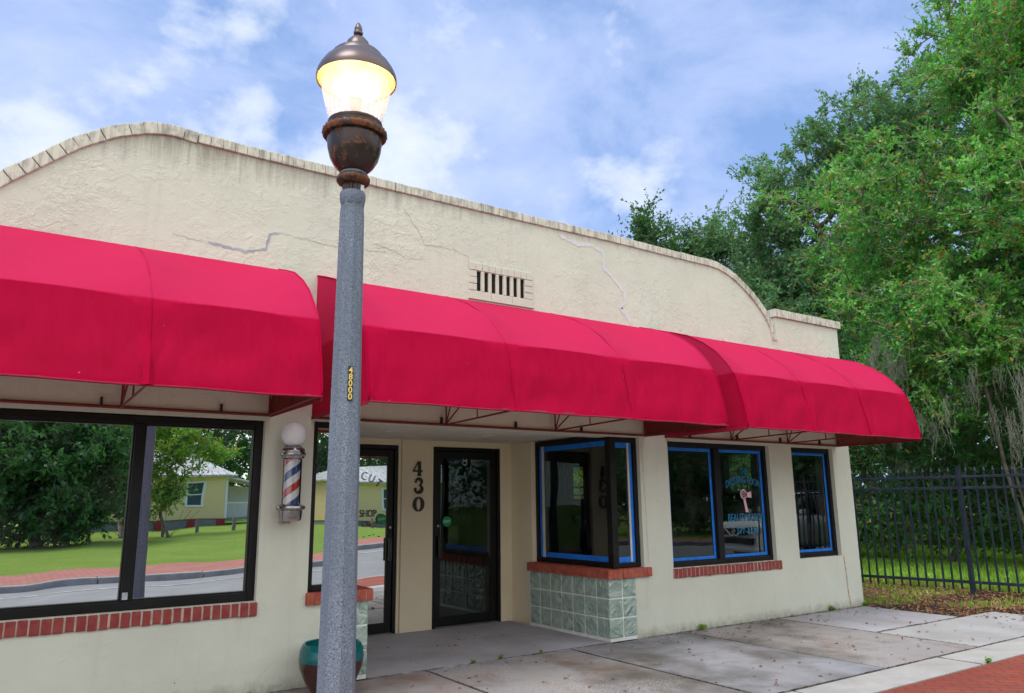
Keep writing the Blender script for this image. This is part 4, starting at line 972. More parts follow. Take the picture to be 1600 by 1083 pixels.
def leaves(Pos, Dir, size, rs, wid=.42, flat=.5):
    """folded four-point leaves starting at Pos along Dir"""
    n = len(Pos); D = Dir/np.linalg.norm(Dir, axis=1, keepdims=True)
    rnd = rs.normal(size=(n, 3)); rnd[:, 2] += flat*2
    S = np.cross(D, rnd); S /= np.linalg.norm(S, axis=1, keepdims=True)+1e-9; Nn = np.cross(S, D)
    L_ = (size*(.6+.8*rs.random(n)))[:, None]
    A = Pos; B = Pos+D*L_*.5+S*L_*wid*.5+Nn*L_*.08; C = Pos+D*L_-Nn*L_*.05; E = Pos+D*L_*.5-S*L_*wid*.5+Nn*L_*.08
    V = np.stack([A, B, C, E], 1).reshape(-1, 3); F = np.arange(4*n).reshape(n, 4); return V, F
def tubes_np(A, B, ra, rb, k=4):
    n = len(A); D = B-A; D /= np.linalg.norm(D, axis=1, keepdims=True)+1e-9
    up = np.where(np.abs(D[:, 2:3]) < .9, np.array([[0, 0, 1.]]), np.array([[1., 0, 0]]))
    X = np.cross(D, up); X /= np.linalg.norm(X, axis=1, keepdims=True)+1e-9; Y = np.cross(X, D)
    ang = np.arange(k)*2*np.pi/k; ca, sa = np.cos(ang)[None, :, None], np.sin(ang)[None, :, None]
    ring = X[:, None]*ca+Y[:, None]*sa
    V = np.concatenate([A[:, None]+ring*ra[:, None, None], B[:, None]+ring*rb[:, None, None]], 1).reshape(-1, 3)
    base = (np.arange(n)*2*k)[:, None, None]; j = np.arange(k)
    q = np.stack([j, (j+1) % k, (j+1) % k+k, j+k], 1)[None]; return V, (base+q).reshape(-1, 4)
M_BARK = wear('grey_bark', (.16, .13, .11), (.28, .25, .22), 9, .9, .8, 25)
M_TWIG = wear('pale_twigs', (.26, .22, .18), (.38, .34, .29), 3, .9)
def tree(name, label, cat, base, lobes, leafM, leaf=.09, clumps=300, twigs=8, per=12, crad=.6, trunk=.22, seed=1, group=None, stems=1, twig_r=.006, up=.25, gap=.0, shell=.55, wid=.42, trunk_top=None, droop=0, cl=1, spread=.4):
    rs = np.random.RandomState(seed); base = np.array(base, float)
    root = thing(name, label, cat, tuple(base), group)
    wts = np.array([l[1][0]*l[1][1]*l[1][2] for l in lobes])**.8; wts /= wts.sum()
    C = []
    while len(C) < clumps:
        l = lobes[rs.choice(len(lobes), p=wts)]; d = rs.normal(size=3); d /= np.linalg.norm(d); r_ = rs.random()**shell
        p = np.array(l[0])+d*r_*np.array(l[1])*(1+.22*math.sin(3*math.atan2(d[1], d[0])+seed)*rs.random())
        if p[2] < base[2]+.25: continue
        if gap and (math.sin(p[0]*1.7+seed)+math.sin(p[1]*2.1+2*seed)+math.sin(p[2]*2.3+seed*3))/3 > .75-gap: continue
        if cl > 1:
            for _ in range(cl): C.append(p+rs.normal(size=3)*[spread, spread, spread*.55])
        else: C.append(p)
    C = np.array(C)[:clumps]; C[:, 2] = np.maximum(C[:, 2], base[2]+.2)
    # skeleton: trunk nodes, then each clump joins its nearest node closer to the trunk
    th = trunk_top if trunk_top else min(l[0][2]-l[1][2]*.4 for l in lobes)
    nodes = [base]; par = [-1]
    ct = np.mean([l[0] for l in lobes], 0)
    for s_ in range(stems):
        last = 0; a = 2*math.pi*s_/max(1, stems)
        for i in range(1, 6):
            f = i/5; p = base+(np.array([ct[0], ct[1], th])-base)*f*np.array([.8, .8, 1]); p = p+rs.normal(size=3)*[.12, .12, .03]*trunk*4*f
            if stems > 1: p[:2] += np.array([math.cos(a), math.sin(a)])*f*.9
            nodes.append(p); par.append(last); last = len(nodes)-1
    top = np.array(nodes[-1]); order = np.argsort(np.linalg.norm(C-top, axis=1)); first = 2
    idx = np.zeros(len(C), int)
    for o in order:
        c = C[o]; Nn = np.array(nodes[first:]); d = np.linalg.norm(Nn-c, axis=1)+.35*np.maximum(0, Nn[:, 2]-c[2]); j = int(np.argmin(d))+first
        # a kinked midpoint
        mid = (np.array(nodes[j])*.5+c*.5)+rs.normal(size=3)*.09*min(1.5, d[j-first]); nodes.append(mid); par.append(j)
        nodes.append(c); par.append(len(nodes)-2); idx[o] = len(nodes)-1
    nodes = np.array(nodes); n = len(nodes); w = np.zeros(n); w[idx] = 1
    for i in range(n-1, 0, -1): w[par[i]] += w[i]
    rad = trunk*np.sqrt(np.maximum(w, 1)/clumps)*np.where(np.arange(n) == 0, 1.25, 1.0); rad = np.maximum(rad, twig_r*1.5)
    A = nodes[np.array(par[1:])]; B = nodes[1:]; ra = np.minimum(rad[np.array(par[1:])], rad[1:]*1.5); rb = rad[1:]
    V, F = tubes_np(A, B, ra, rb, 6); np_mesh('trunk', V, F, M_BARK, root, smooth=True)
    # twigs
    cen = np.mean([l[0] for l in lobes], 0)
    outw = C-cen; outw /= np.linalg.norm(outw, axis=1, keepdims=True)+1e-9
    T0 = np.repeat(C, twigs, 0); D = rs.normal(size=T0.shape)*.75+np.repeat(outw, twigs, 0)*.5; D[:, 2] += up-droop; D /= np.linalg.norm(D, axis=1, keepdims=True)
    Ln = crad*(.5+.9*rs.random(len(T0)))
    T1 = T0+D*Ln[:, None]*.55+rs.normal(size=T0.shape)*.05*crad; T2 = T1+(D+rs.normal(size=T0.shape)*.35+np.array([0, 0, .12-droop]))*Ln[:, None]*.5
    r_ = np.full(len(T0), twig_r)
    V1, F1 = tubes_np(T0, T1, r_, r_*.8, 3); V2, F2 = tubes_np(T1, T2, r_*.8, r_*.4, 3)
    tw = np_mesh('twigs', np.concatenate([V1, V2]), np.concatenate([F1, F2+len(V1)]), M_TWIG, root)
    f = rs.random((len(T0), per))*.92+.08; seg = f < .5
    Pp = np.where(seg[..., None], T0[:, None]+(T1-T0)[:, None]*(f*2)[..., None], T1[:, None]+(T2-T1)[:, None]*((f-.5)*2)[..., None]).reshape(-1, 3)
    Dd = np.repeat(D, per, 0)*.5+rs.normal(size=Pp.shape)*.7; Dd[:, 2] += .05-droop*.5
    V, F = leaves(Pp, Dd, leaf, rs, wid)
    np_mesh('crown', V, F, leafM, root)
    return root
def moss(root, anchors, M, seed=3):
    rs = np.random.RandomState(seed); A = []; B = []; ra = []
    for (x, y, z, L_, n, sp) in anchors:
        for _ in range(max(3, n//4)):
            c = np.array([x, y, z])+rs.normal(size=3)*[sp, sp, sp*1.5]; tl = L_*(.25+.85*rs.random()); dr = rs.normal(size=2)*.03
            for i in range(15):
                p = c+rs.normal(size=3)*[.07, .07, .09]; l = tl*(.4+.6*rs.random()); k = max(4, int(l/.06)); w = rs.normal(size=2)*.3
                for j in range(k):
                    f = j/k; pull = (c[:2]+dr*f*k*.1-p[:2])*.10
                    q = p+np.array([pull[0]+rs.normal()*.017, pull[1]+rs.normal()*.017, -l/k*(.7+.6*rs.random())]); A.append(p); B.append(q); ra.append(.0042*(1-.5*f)); p = q
                    if rs.random() < .5:
                        s = p+np.array([rs.normal()*.035, rs.normal()*.035, -.01-.05*rs.random()]); A.append(p); B.append(s); ra.append(.003)
    A = np.array(A); B = np.array(B); ra = np.array(ra); V, F = tubes_np(A, B, ra, ra*.8, 3)
    return np_mesh('spanish_moss', V, F, M, root)
M_MOSS = wear('spanish_moss', (.21, .225, .17), (.31, .32, .25), 2, .95)
YEL = [(.46, .38, .07), (.46, .22, .05), (.5, .50, .10)]
L_NEAR = leaf_mat('myrtle_leaves', [(.025, .13, .035), (.06, .28, .06), (.11, .42, .08), (.24, .60, .12)], YEL, .25)
L_OAK = leaf_mat('oak_leaves', [(.055, .14, .075), (.10, .24, .12), (.18, .36, .16)], YEL, .04)
L_DARK = leaf_mat('dark_leaves', [(.025, .085, .03), (.045, .14, .045), (.08, .21, .06)])
L_MID = leaf_mat('undergrowth_leaves', [(.03, .11, .03), (.06, .20, .05), (.11, .30, .07)], YEL, .05)
L_BR = leaf_mat('bright_leaves', [(.09, .22, .025), (.15, .34, .035), (.24, .44, .05)], YEL, .2)

# ---- trees to the right of the shop
T1 = tree('crape_myrtle', 'tall twiggy tree with yellowing leaves and spanish moss behind the fence', 'tree', (17.2, .6, 0),
     [((17.2, .5, 6.3), (2.9, 2.8, 3.7)), ((17.6, -.5, 10.9), (2.4, 2.6, 2.3)), ((15.6, 1.5, 4.6), (1.5, 1.7, 1.9)), ((17.3, -1.6, 7.0), (2.7, 2.3, 4.8)), ((16.0, -1.4, 4.2), (1.3, 1.6, 1.5)), ((16.4, 2.6, 7.6), (1.6, 1.6, 2.2)), ((17.4, -1.0, 9.4), (1.9, 1.9, 1.9))],
     L_NEAR, .088, 2000, 9, 17, .44, .20, seed=11, stems=5, twig_r=.009, up=.12, shell=.42, wid=.5, cl=6, spread=.42)
moss(T1, [(14.35, 1.9, 4.35, .7, 30, .14), (14.5, 1.55, 4.3, 1.0, 34, .14), (15.2, .5, 3.4, .9, 16, .25), (15.3, .0, 3.2, 1.1, 18, .25), (15.5, -.75, 3.9, 1.6, 34, .22), (15.7, -1.3, 3.6, 1.7, 44, .3), (14.8, 1.2, 2.9, .7, 12, .2)], M_MOSS)
T2 = tree('live_oak', 'grey green live oak standing behind the twiggy tree with yellowing leaves', 'tree', (22.0, 6.0, 0),
     [((21.0, 6.7, 10.8), (2.2, 2.2, 2.6)), ((22.0, 5.2, 8.4), (3.0, 3.0, 3.4)), ((20.6, 7.0, 7.6), (2.0, 2.1, 2.4)), ((19.6, 6.0, 5.4), (2.4, 2.4, 2.2)), ((22.2, 5.2, 12.3), (2.3, 2.3, 2.3)), ((21.8, 3.2, 12.2), (2.0, 2.2, 2.0))],
     L_OAK, .115, 1550, 8, 14, .44, .30, seed=5, twig_r=.005, up=.05, shell=.42, wid=.5, cl=6, spread=.36)
moss(T2, [(19.4, 5.4, 8.9, 1.0, 30, .25), (19.3, 6.4, 6.6, 1.0, 30, .25), (19.5, 4.4, 6.9, 1.0, 30, .25)], M_MOSS, 5)
T3 = tree('slender_tree', 'dark open crowned tree rising just above the right slope of the parapet', 'tree', (21.5, 10.0, 0),
     [((20.4, 10.4, 10.3), (1.6, 1.5, 1.5)), ((21.4, 9.6, 9.0), (2.2, 2.1, 1.8)), ((20.3, 9.6, 7.4), (2.2, 2.2, 2.0)), ((22.3, 8.6, 8.0), (2, 2, 2))], L_OAK, .11, 520, 8, 13, .52, .2, seed=8, twig_r=.005, up=.2, shell=.6, wid=.5)
T4 = tree('slender_tree', 'small sprawling treetop farthest left above the parapet', 'tree', (20.0, 13.2, 0),
     [((18.5, 12.2, 11.2), (.7, .7, .8)), ((18.9, 12.3, 10.2), (1.4, 1.3, 1.0)), ((20.0, 12.0, 9.6), (1.5, 1.4, 1.2)), ((19.6, 11.6, 8.4), (2.2, 2, 1.6))], L_DARK, .11, 320, 8, 13, .5, .18, seed=9, twig_r=.005, up=.3, shell=.7, wid=.5)
tree('shrub', 'tall leafy bush behind the shop, seen through the small side window', 'shrub', (16, 13.5, 0), [((16, 13.5, 2.4), (2.6, 2.4, 2.4)), ((17.5, 12, 3.6), (2.2, 2.2, 2.0))], L_BR, .13, 260, 8, 10, .6, .1, seed=33, stems=3, trunk_top=1)
def woodland(name, label, boxes, n, M, seed):
    r_ = np.random.RandomState(seed); PP = []
    for (xa, xb, ya, yb, za, zb) in boxes:
        p = np.stack([r_.uniform(xa, xb, n), r_.uniform(ya, yb, n), r_.random(n)], 1)
        top = zb*(.72+.28*np.sin(p[:, 0]*.31+p[:, 1]*.27+seed)*np.sin(p[:, 0]*.13+1.3+p[:, 1]*.11)); p[:, 2] = za+p[:, 2]**.8*top; PP.append(p)
    PP = np.concatenate(PP); D = r_.normal(size=PP.shape); V, F = leaves(PP, D, .62, r_, .6); tag(np_mesh(name, V, F, M), label, 'woodland', kind='stuff')
woodland('distant_woodland', 'dark mass of distant trees far behind the shop and the fence', [(33, 38, -30, 40, 0, 9), (-10, 40, 38, 43, 0, 9)], 9000, L_DARK, 3)
woodland('distant_woodland', 'dark mass of distant trees across the street', [(-40, 70, -72, -64, 0, 13), (58, 70, -64, -12, 0, 13)], 13000, L_DARK, 4)
for i, (bx, by, lb) in enumerate([((17.8, 5.2, 0), 2.4, 'dark leafy shrub behind the fence closest to the shop corner'), ((18.6, 3.0, 0), 2.3, 'dark leafy shrub behind the fence just right of the one by the shop corner'), ((19.0, .8, 0), 2.2, 'dark leafy shrub in the middle behind the fence under the moss'),
                                  ((19.2, -1.4, 0), 2.2, 'dark leafy shrub behind the fence near the right edge of the photo'), ((19.6, 8.0, 0), 2.6, 'dark leafy shrub farthest back, beside the shop side wall')]):
    x_, y_, _ = bx
    tree('shrub', lb, 'shrub', bx, [((x_, y_, 1.3), (1.6, 1.7, 1.35)), ((x_+.5, y_+.3, 2.9), (1.3, 1.4, 1.3))], L_MID, .12, 150, 8, 12, .6, .08, seed=20+i, group='dark shrubs behind the fence', stems=3, up=.2, trunk_top=.8, shell=.6)
for i, (bx, lb) in enumerate([((26, 16, 0), 'large tree far behind the shop, left one of the background trees'), ((28, 6, 0), 'large tree far behind the live oak'), ((29, -3, 0), 'large tree far behind the twiggy tree at the right edge')]):
    x_, y_, _ = bx
    tree('background_tree', lb, 'tree', bx, [((x_, y_, 5), (4.2, 4.8, 3.8)), ((x_-1, y_-1, 2.2), (3.5, 4.5, 2.2))], L_DARK, .22, 330, 8, 9, 1.1, .3, seed=40+i, group='background trees beyond the lot', up=.1, shell=.5)

# ---- grass, litter
rs = np.random.RandomState(2)
def blades(name, n, xr, yr, h, M, label, mask=None, cat=None, zoff=-.04):
    P_ = np.stack([rs.uniform(*xr, n), rs.uniform(*yr, n), np.full(n, zoff)], 1)
    if mask is not None: P_ = P_[mask(P_)]
    n = len(P_); D = rs.normal(size=(n, 3))*.45; D[:, 2] = 1
    V, F = leaves(P_, D, h, rs, .16, 0); o = np_mesh(name, V, F, M); return tag(o, label, cat, kind='stuff')
M_BLADE = leaf_mat('grass_blades', [(.15, .32, .03), (.24, .46, .05), (.34, .56, .08)], YEL, .08, .4)
blades('grass', 80000, (13.3, 24), (-6, 9), .10, M_BLADE, 'bright green grass on the lot beyond the black fence', cat='grass')
blades('verge_grass', 9000, (10.15, 12.9), (-1.85, 6), .07, M_BLADE, 'thin green grass growing through leaf litter beside the shop', mask=lambda P_: (np.sin(P_[:, 0]*3+P_[:, 1]*2)+np.sin(P_[:, 1]*5)+1.2*(rs.random(len(P_))-.5)+ (P_[:, 1] > -.3)*.9+(P_[:, 0] > 12.2)*.8) > .7, cat='grass')
ver = MB(); X = lin(10.16, 13.0, 20); Y = lin(-1.9, 9, 40)
ver.add([(x, y, -.028+.012*math.sin(x*3+y*2)) for y in Y for x in X], [(j*21+i, j*21+i+1, (j+1)*21+i+1, (j+1)*21+i) for j in range(40) for i in range(20)])
tag(ver.build('verge', wear('leafy_verge', (.20, .11, .075), (.10, .15, .04), 2.2, .95, .8, 25, fac=(.42, .58))), kind='structure')
tag(sheet('verge_far', [13.0, 40], [-1.9, -2.0+.0], -.03, M_LAWN, zf=lambda x, y: 0), kind='structure')
n = 9500; P_ = np.stack([rs.uniform(10.2, 14.0, n), -1.95+4.2*rs.random(n)**1.2, np.full(n, -.012)], 1); D = rs.normal(size=(n, 3)); D[:, 2] *= .25
V, F = leaves(P_, D, .05, rs, .6, 3); M_LIT = leaf_mat('dry_leaves', [(.16, .055, .035), (.28, .11, .06), (.36, .20, .12)], None, 0, .1)
tag(np_mesh('leaf_litter', V, F, M_LIT), 'brown and reddish fallen leaves covering the ground by the fence', 'leaf litter', kind='stuff')
n = 190; P_ = np.stack([rs.uniform(2.9, 10.1, n), -2.3*rs.random(n)**1.2-.02, np.full(n, .006)], 1)
P_ = np.concatenate([P_, np.stack([rs.uniform(3.2, 5.5, 26), rs.uniform(.0, 1.8, 26), np.full(26, .006)], 1), np.stack([rs.uniform(5.9, 10.1, 110), -.03-.5*rs.random(110)**2, np.full(110, .006)], 1)])
D = rs.normal(size=P_.shape); D[:, 2] *= .2; V, F = leaves(P_, D, .036, rs, .55, 2.5)
tag(np_mesh('fallen_leaves', V, F, leaf_mat('dark_dry_leaves', [(.05, .025, .015), (.12, .05, .03), (.25, .09, .05)], None, 0, .05)), 'small dry leaves scattered over the concrete sidewalk', 'leaf litter', kind='stuff')
# little weeds
def weed(x, y, s, label, nst=6, seed=1):
    r_ = np.random.RandomState(seed); root = thing('weed', label, 'weed', (x, y, 0), 'weeds in the sidewalk cracks')
    A = []; B = []; Pp = []; Dd = []
    for i in range(nst):
        d = np.array([r_.normal()*.5, r_.normal()*.3-.2, 1]); d /= np.linalg.norm(d); e = np.array([x, y, 0])+d*s*(.5+.6*r_.random()); A.append([x+r_.normal()*.01, y+r_.normal()*.005, 0]); B.append(e)
        for k in range(9): f = .2+.8*r_.random(); Pp.append(np.array(A[-1])*(1-f)+e*f); Dd.append([r_.normal(), r_.normal(), .2])
    A = np.array(A); B = np.array(B); V, F = tubes_np(A, B, np.full(nst, .0015), np.full(nst, .001), 3); np_mesh('stem', V, F, L_BR, root)
    V, F = leaves(np.array(Pp), np.array(Dd), .038 if s > .05 else .02, r_, .6); np_mesh('leaf_cluster', V, F, L_BR, root)
weed(6.88, -.035, .085, 'leafy weed at the wall foot below the middle of the wide taped window', seed=2)
weed(9.38, -.035, .07, 'leafy weed at the wall foot below the narrow right window', seed=3)
weed(4.15, -.02, .035, 'tiny grass tuft in the porch crack, bigger one', 9, 4); weed(4.62, -.02, .03, 'tiny weed in the porch crack nearest the glass blocks', 6, 5); weed(3.85, -.01, .03, 'tiny weed in the porch crack farthest from the glass blocks', 6, 6)
weed(1.80, -.04, .04, 'low weed along the wall foot left of the plant pot', 8, 7); weed(7.55, -2.79, .05, 'grass tuft between concrete band and red brick paving', 14, 8); weed(10.16, -.03, .06, 'weed at the very corner of the shop', 8, 9)

# ------------------------------------------------------------ fence
M_FEN = wear('blue_black_fence_paint', (.010, .016, .030), (.022, .034, .058), 7, .42)
FN = thing('picket_fence', 'black metal picket fence with pointed tops beside the shop', 'fence', (12.55, .5, 0))
def fp(y): return 12.40+(1.9-y)*.175      # x of the fence line
def fbar(zc, h): 
    b = MB(); b.bar((fp(9), 9, zc), (fp(-4.5), -4.5, zc), .035, h); return b.build('rail', M_FEN, FN, bevel=.003)
fbar(1.775, .04); fbar(1.60, .04); fbar(.16, .045)
for y in (2.24, -.22, -2.68, 4.7):
    x = fp(y); MB().box(x-.032, x+.032, y-.032, y+.032, -.1, 1.93).box(x-.037, x+.037, y-.037, y+.037, 1.93, 1.945).build('fence_post', M_FEN, FN, bevel=.004)
M_TIP = wear('tarnished_finial', (.10, .12, .16), (.3, .33, .36), 30, .35, metal=.6)
y = 6.3; k = 0
PK = None
while y > -4.2:
    if min(abs(y-q) for q in (2.24, -.22, -2.68, 4.7)) > .05:
        x = fp(y); 
        if PK is None:
            b = MB(); b.box(x-.0115, x+.0115, y-.0115, y+.0115, .045, 1.85)
            b.add([(x-.011, y-.011, 1.852), (x+.011, y-.011, 1.852), (x+.011, y+.011, 1.852), (x-.011, y+.011, 1.852), (x-.022, y, 1.875), (x, y-.022, 1.875), (x+.022, y, 1.875), (x, y+.022, 1.875), (x, y, 1.94)],
                  [(0, 3, 2, 1), (0, 1, 5), (1, 2, 6), (2, 3, 7), (3, 0, 4), (0, 5, 4), (1, 6, 5), (2, 7, 6), (3, 4, 7), (4, 5, 8), (5, 6, 8), (6, 7, 8), (7, 4, 8)])
            PK = b.build('picket', M_FEN, FN); PX0, PY0 = x, y
        else:
            c = PK.copy(); COL.objects.link(c); c.parent = FN; c.location = (x-PX0, y-PY0, 0)
    y -= .125

# ------------------------------------------------------------ across the street (seen mirrored in the windows)
M_YSID = None
def siding(name, col):
    M = pmat(name, col, .7); t, b = P(M); O = nd(t, 'ShaderNodeTexCoord').outputs['Object']; sp = nd(t, 'ShaderNodeSeparateXYZ', {0: O})
    f = mathn(t, 'FRACT', mathn(t, 'MULTIPLY', sp.outputs[2], 1/.14))
    bn = nd(t, 'ShaderNodeBump', {'Height': f, 'Strength': 1.0, 'Distance': .03}); t.links.new(bn.outputs[0], b.inputs['Normal']); return M
M_YSID = siding('yellow_siding', (.92, .70, .38)); M_TRIM = pmat('white_trim', (.78, .78, .76), .5); M_TIN = wear('tin_roof', (.62, .64, .66), (.35, .33, .32), 3, .4, .2, metal=.3, stretch=(3, .4, 1))
M_PIERR = wear('red_pier', (.36, .03, .03), (.28, .04, .03), 4, .8); M_LATT = wear('grey_lattice', (.25, .27, .25), (.12, .13, .12), 20, .8)
def house(x0, x1, yf, zg, label, porch, wins, rise=1.55):
    H = thing('yellow_cottage', label, 'house', ((x0+x1)/2, yf, zg), 'yellow cottages across the street')
    zb, zt = zg+.42, zg+2.85; yb = yf-7
    MB().box(x0, x1, yb, yf, zb, zt).build('wall', M_YSID, H)
    sk = MB().box(x0+.05, x1-.05, yb+.05, yf-.06, zg-.3, zb-.004); sk.build('lattice_skirt', M_LATT, H)
    x = x0+.05; p = MB()
    while x < x1: p.box(x, x+.42, yf-.05, yf+.01, zg-.3, zb-.003); x += (x1-x0-.5)/4
    p.build('foundation_piers', M_PIERR, H)
    c = MB(); c.box(x0-.03, x0+.1, yf-.08, yf+.03, zb, zt).box(x1-.1, x1+.03, yf-.08, yf+.03, zb, zt).build('corner_board', M_TRIM, H)
    e = .45; zr = zt+rise; r_ = MB(); yr = (yf+yb)/2
    A = [(x0-e, yf+e, zt-.02), (x1+e, yf+e, zt-.02), (x1+e, yb-e, zt-.02), (x0-e, yb-e, zt-.02), (x0+1.6, yr, zr), (x1-1.6, yr, zr)]
    lo = [(a, b__, z-.10) for a, b__, z in A[:4]]
    r_.add(A+lo, [(0, 1, 5, 4), (1, 2, 5), (2, 3, 4, 5), (3, 0, 4), (6, 7, 1, 0), (7, 8, 2, 1), (8, 9, 3, 2), (9, 6, 0, 3), (9, 8, 7, 6)])
    x = x0-e+.3
    while x < x1+e-.2:
        f = 1 if x0+1.6 < x < x1-1.6 else (max(.05, (x-x0+e)/(1.6+e)) if x <= x0+1.6 else max(.05, (x1+e-x)/(1.6+e)))
        r_.bar((x, yf+e, zt+.0), (x, yf+e+(yr-yf-e)*f, zt+(zr-zt)*f), .03, .05); x += .45
    r_.build('roof', M_TIN, H)
    for (wx, wz) in wins:
        f = MB(); y = yf; w, h = .42, .62
        f.box(wx-w-.16, wx-w, y-.02, y+.05, wz-h-.1, wz+h+.1).box(wx+w, wx+w+.16, y-.02, y+.05, wz-h-.1, wz+h+.1).box(wx-w, wx+w, y-.02, y+.051, wz+h, wz+h+.1).box(wx-w, wx+w, y-.02, y+.06, wz-h-.12, wz-h).box(wx-w, wx+w, y-.02, y+.04, wz-.03, wz+.03)
        W_ = f.build('window', M_TRIM, H); MB().box(wx-w+.002, wx+w-.002, y+.003, y+.02, wz-h+.002, wz-.032).box(wx-w+.002, wx+w-.002, y+.003, y+.02, wz+.032, wz+h-.002).build('pane', pmat('dark_window', (.05, .09, .11), .15), W_)
    if porch:
        q = MB(); px1 = x1+2.1
        q.box(x1+.02, px1, yf-3.5, yf-.3, zb-.12, zb).box(px1-.1, px1, yf-.42, yf-.32, zb, zt-.5); q.build('porch_deck', pmat('teal_porch', (.12, .25, .25), .6), H)
        q = MB(); q.add([(x1+.02, yf-.1, zt-.15), (px1+.2, yf-.1, zt-.5), (px1+.2, yf-3.6, zt-.5), (x1+.02, yf-3.6, zt-.15), (x1+.02, yf-.1, zt-.25), (px1+.2, yf-.1, zt-.6), (px1+.2, yf-3.6, zt-.6), (x1+.02, yf-3.6, zt-.25)],
                       [(0,1,2,3),(7,6,5,4),(0,4,5,1),(1,5,6,2),(2,6,7,3),(3,7,4,0)]); q.build('porch_roof', M_TRIM, H)
        q = MB(); q.box(x1+.05, px1, yf-.40, yf-.34, zb+.85, zb+.92); x = x1+.1
        while x < px1-.1: q.box(x, x+.035, yf-.39, yf-.35, zb+.01, zb+.848); x += .11
        q.box(x1+.05, px1, yf-2.6, yf-2.5, zb+.01, zt-.7)
        q.build('porch_railing', M_TRIM, H)
    return H
house(4.2, 11.4, -40, .25, 'yellow cottage with white porch mirrored in the large left window', True, [(9.6, 1.85+.2)])
house(17.6, 31, -38, .0, 'yellow cottage without porch mirrored in the lettered door', False, [(22.6, 1.75), (27, 1.75)], 1.25)
for i, x_ in enumerate([1.2, 2.5, 3.8, 5.1, 6.6, 8.1, 9.7, 11.3, 12.9, 14.6, 16.4, 18.4, 20.4]):
    yb_ = -31.5; zg_ = gz(x_, yb_)-.04
    MB().lathe([(.08, zg_-.1), (.085, zg_+.55), (.07, zg_+.6)], (x_, yb_), 10).build('wooden_bollard', M_BARK, org=(x_, yb_, zg_), smooth=40)
    o = bpy.data.objects[[o.name for o in COL.objects if o.name.startswith('wooden_bollard')][-1]]
    tag(o, 'short wooden bollard on the grass across the street, %s from the left' % 'first second third fourth fifth sixth seventh eighth ninth tenth eleventh twelfth thirteenth'.split()[i], 'bollard', 'wooden bollards across the street')
def gt(x, y): return (x, y, gz(x, y)-.05)
tree('round_tree', 'dark rounded tree mirrored in the left part of the large window', 'tree', gt(1.6, -27), [((1.7, -27, 3.4), (2.6, 2.3, 2.0)), ((-.3, -27, 2.2), (1.8, 2, 1.9)), ((3.5, -27.5, 3.0), (1.4, 1.8, 1.5)), ((2.0, -27, 1.3), (2.4, 1.8, 1.2))], L_DARK, .19, 620, 8, 10, .6, .2, seed=60, stems=3, up=.1, trunk_top=1.2, shell=.45, wid=.55)
tree('flowering_shrub_tree', 'bright green bushy young tree in front of the cottage, mirrored in the large window', 'tree', gt(6.6, -30), [((6.6, -30, 4.2), (1.5, 1.5, 1.6)), ((6.3, -30, 2.0), (.8, .9, 1.4)), ((8.2, -30, 3.7), (1.0, 1.0, .5))], L_BR, .15, 210, 7, 9, .5, .07, seed=61, stems=5, up=.5, trunk_top=1.2, shell=.7)
tree('bright_shrub', 'bright green shrub mirrored between dark tree and cottage', 'shrub', gt(4.9, -31), [((4.6, -31, 5.3), (1.9, 1.5, 1.0)), ((5.1, -31, 3.2), (1.3, 1.4, 1.4))], L_BR, .15, 170, 7, 9, .55, .08, seed=62, stems=4, up=.2, trunk_top=1.2)
for i, (x_, y_, s_, lb) in enumerate([(-6, -50, 1.0, 'leftmost tall tree across the street'), (2.5, -54, 1.1, 'tall tree across the street behind the round tree'), (11, -56, 1.05, 'tall tree across the street behind the cottage with porch'), (20, -53, 1.1, 'tall tree across the street between the cottages'),
                                      (30, -52, 1.05, 'tall tree across the street behind the lettered door cottage'), (40, -40, 1.0, 'tall tree across the street right of the second cottage'), (45, -26, 1.0, 'tall tree beside the far end of the street'), (54, -14, 1.05, 'tall tree at the far end of the street')]):
    z_ = gz(x_, y_)
    tree('tall_street_tree', lb, 'tree', (x_, y_, z_-.05), [((x_, y_, 9*s_), (5.6, 5, 4.6)), ((x_-2, y_+1, 4.2), (4.6, 4, 2.6)), ((x_+3, y_+1, 6), (4, 4, 3))], L_DARK, .36, 260, 7, 9, 1.3, .35, seed=70+i, group='tall trees across the street', up=0, shell=.5, gap=.12)
for i, (x_, y_, lb) in enumerate([(24.5, -19, 'low hedge shrub beyond the street, nearest the parked car'), (29, -20, 'hedge shrub beyond the street, second from the parked car'), (34, -20, 'hedge shrub beyond the street, third from the parked car'), (-4, -34, 'hedge shrub left of the round tree across the street')]):
    tree('hedge_shrub', lb, 'shrub', gt(x_, y_), [((x_, y_, 2.4), (3, 2, 2.2)), ((x_+1.5, y_-.6, 4.4), (2.4, 2, 2.0))], L_DARK, .22, 170, 7, 9, .9, .1, seed=90+i, group='hedge shrubs across the street', up=.1, stems=3, trunk_top=1.2)
b = MB(); b.tube([(x, -16+.0*x, 5.35-.6*math.cos((x-8)/28)) for x in lin(-30, 46, 40)], .022, 6)
tag(b.build('power_cable', pmat('cable_grey', (.5, .5, .5), .5), org=(8, -16, 4.75), smooth=True), 'pale overhead cable crossing above the far pavement', 'cable')

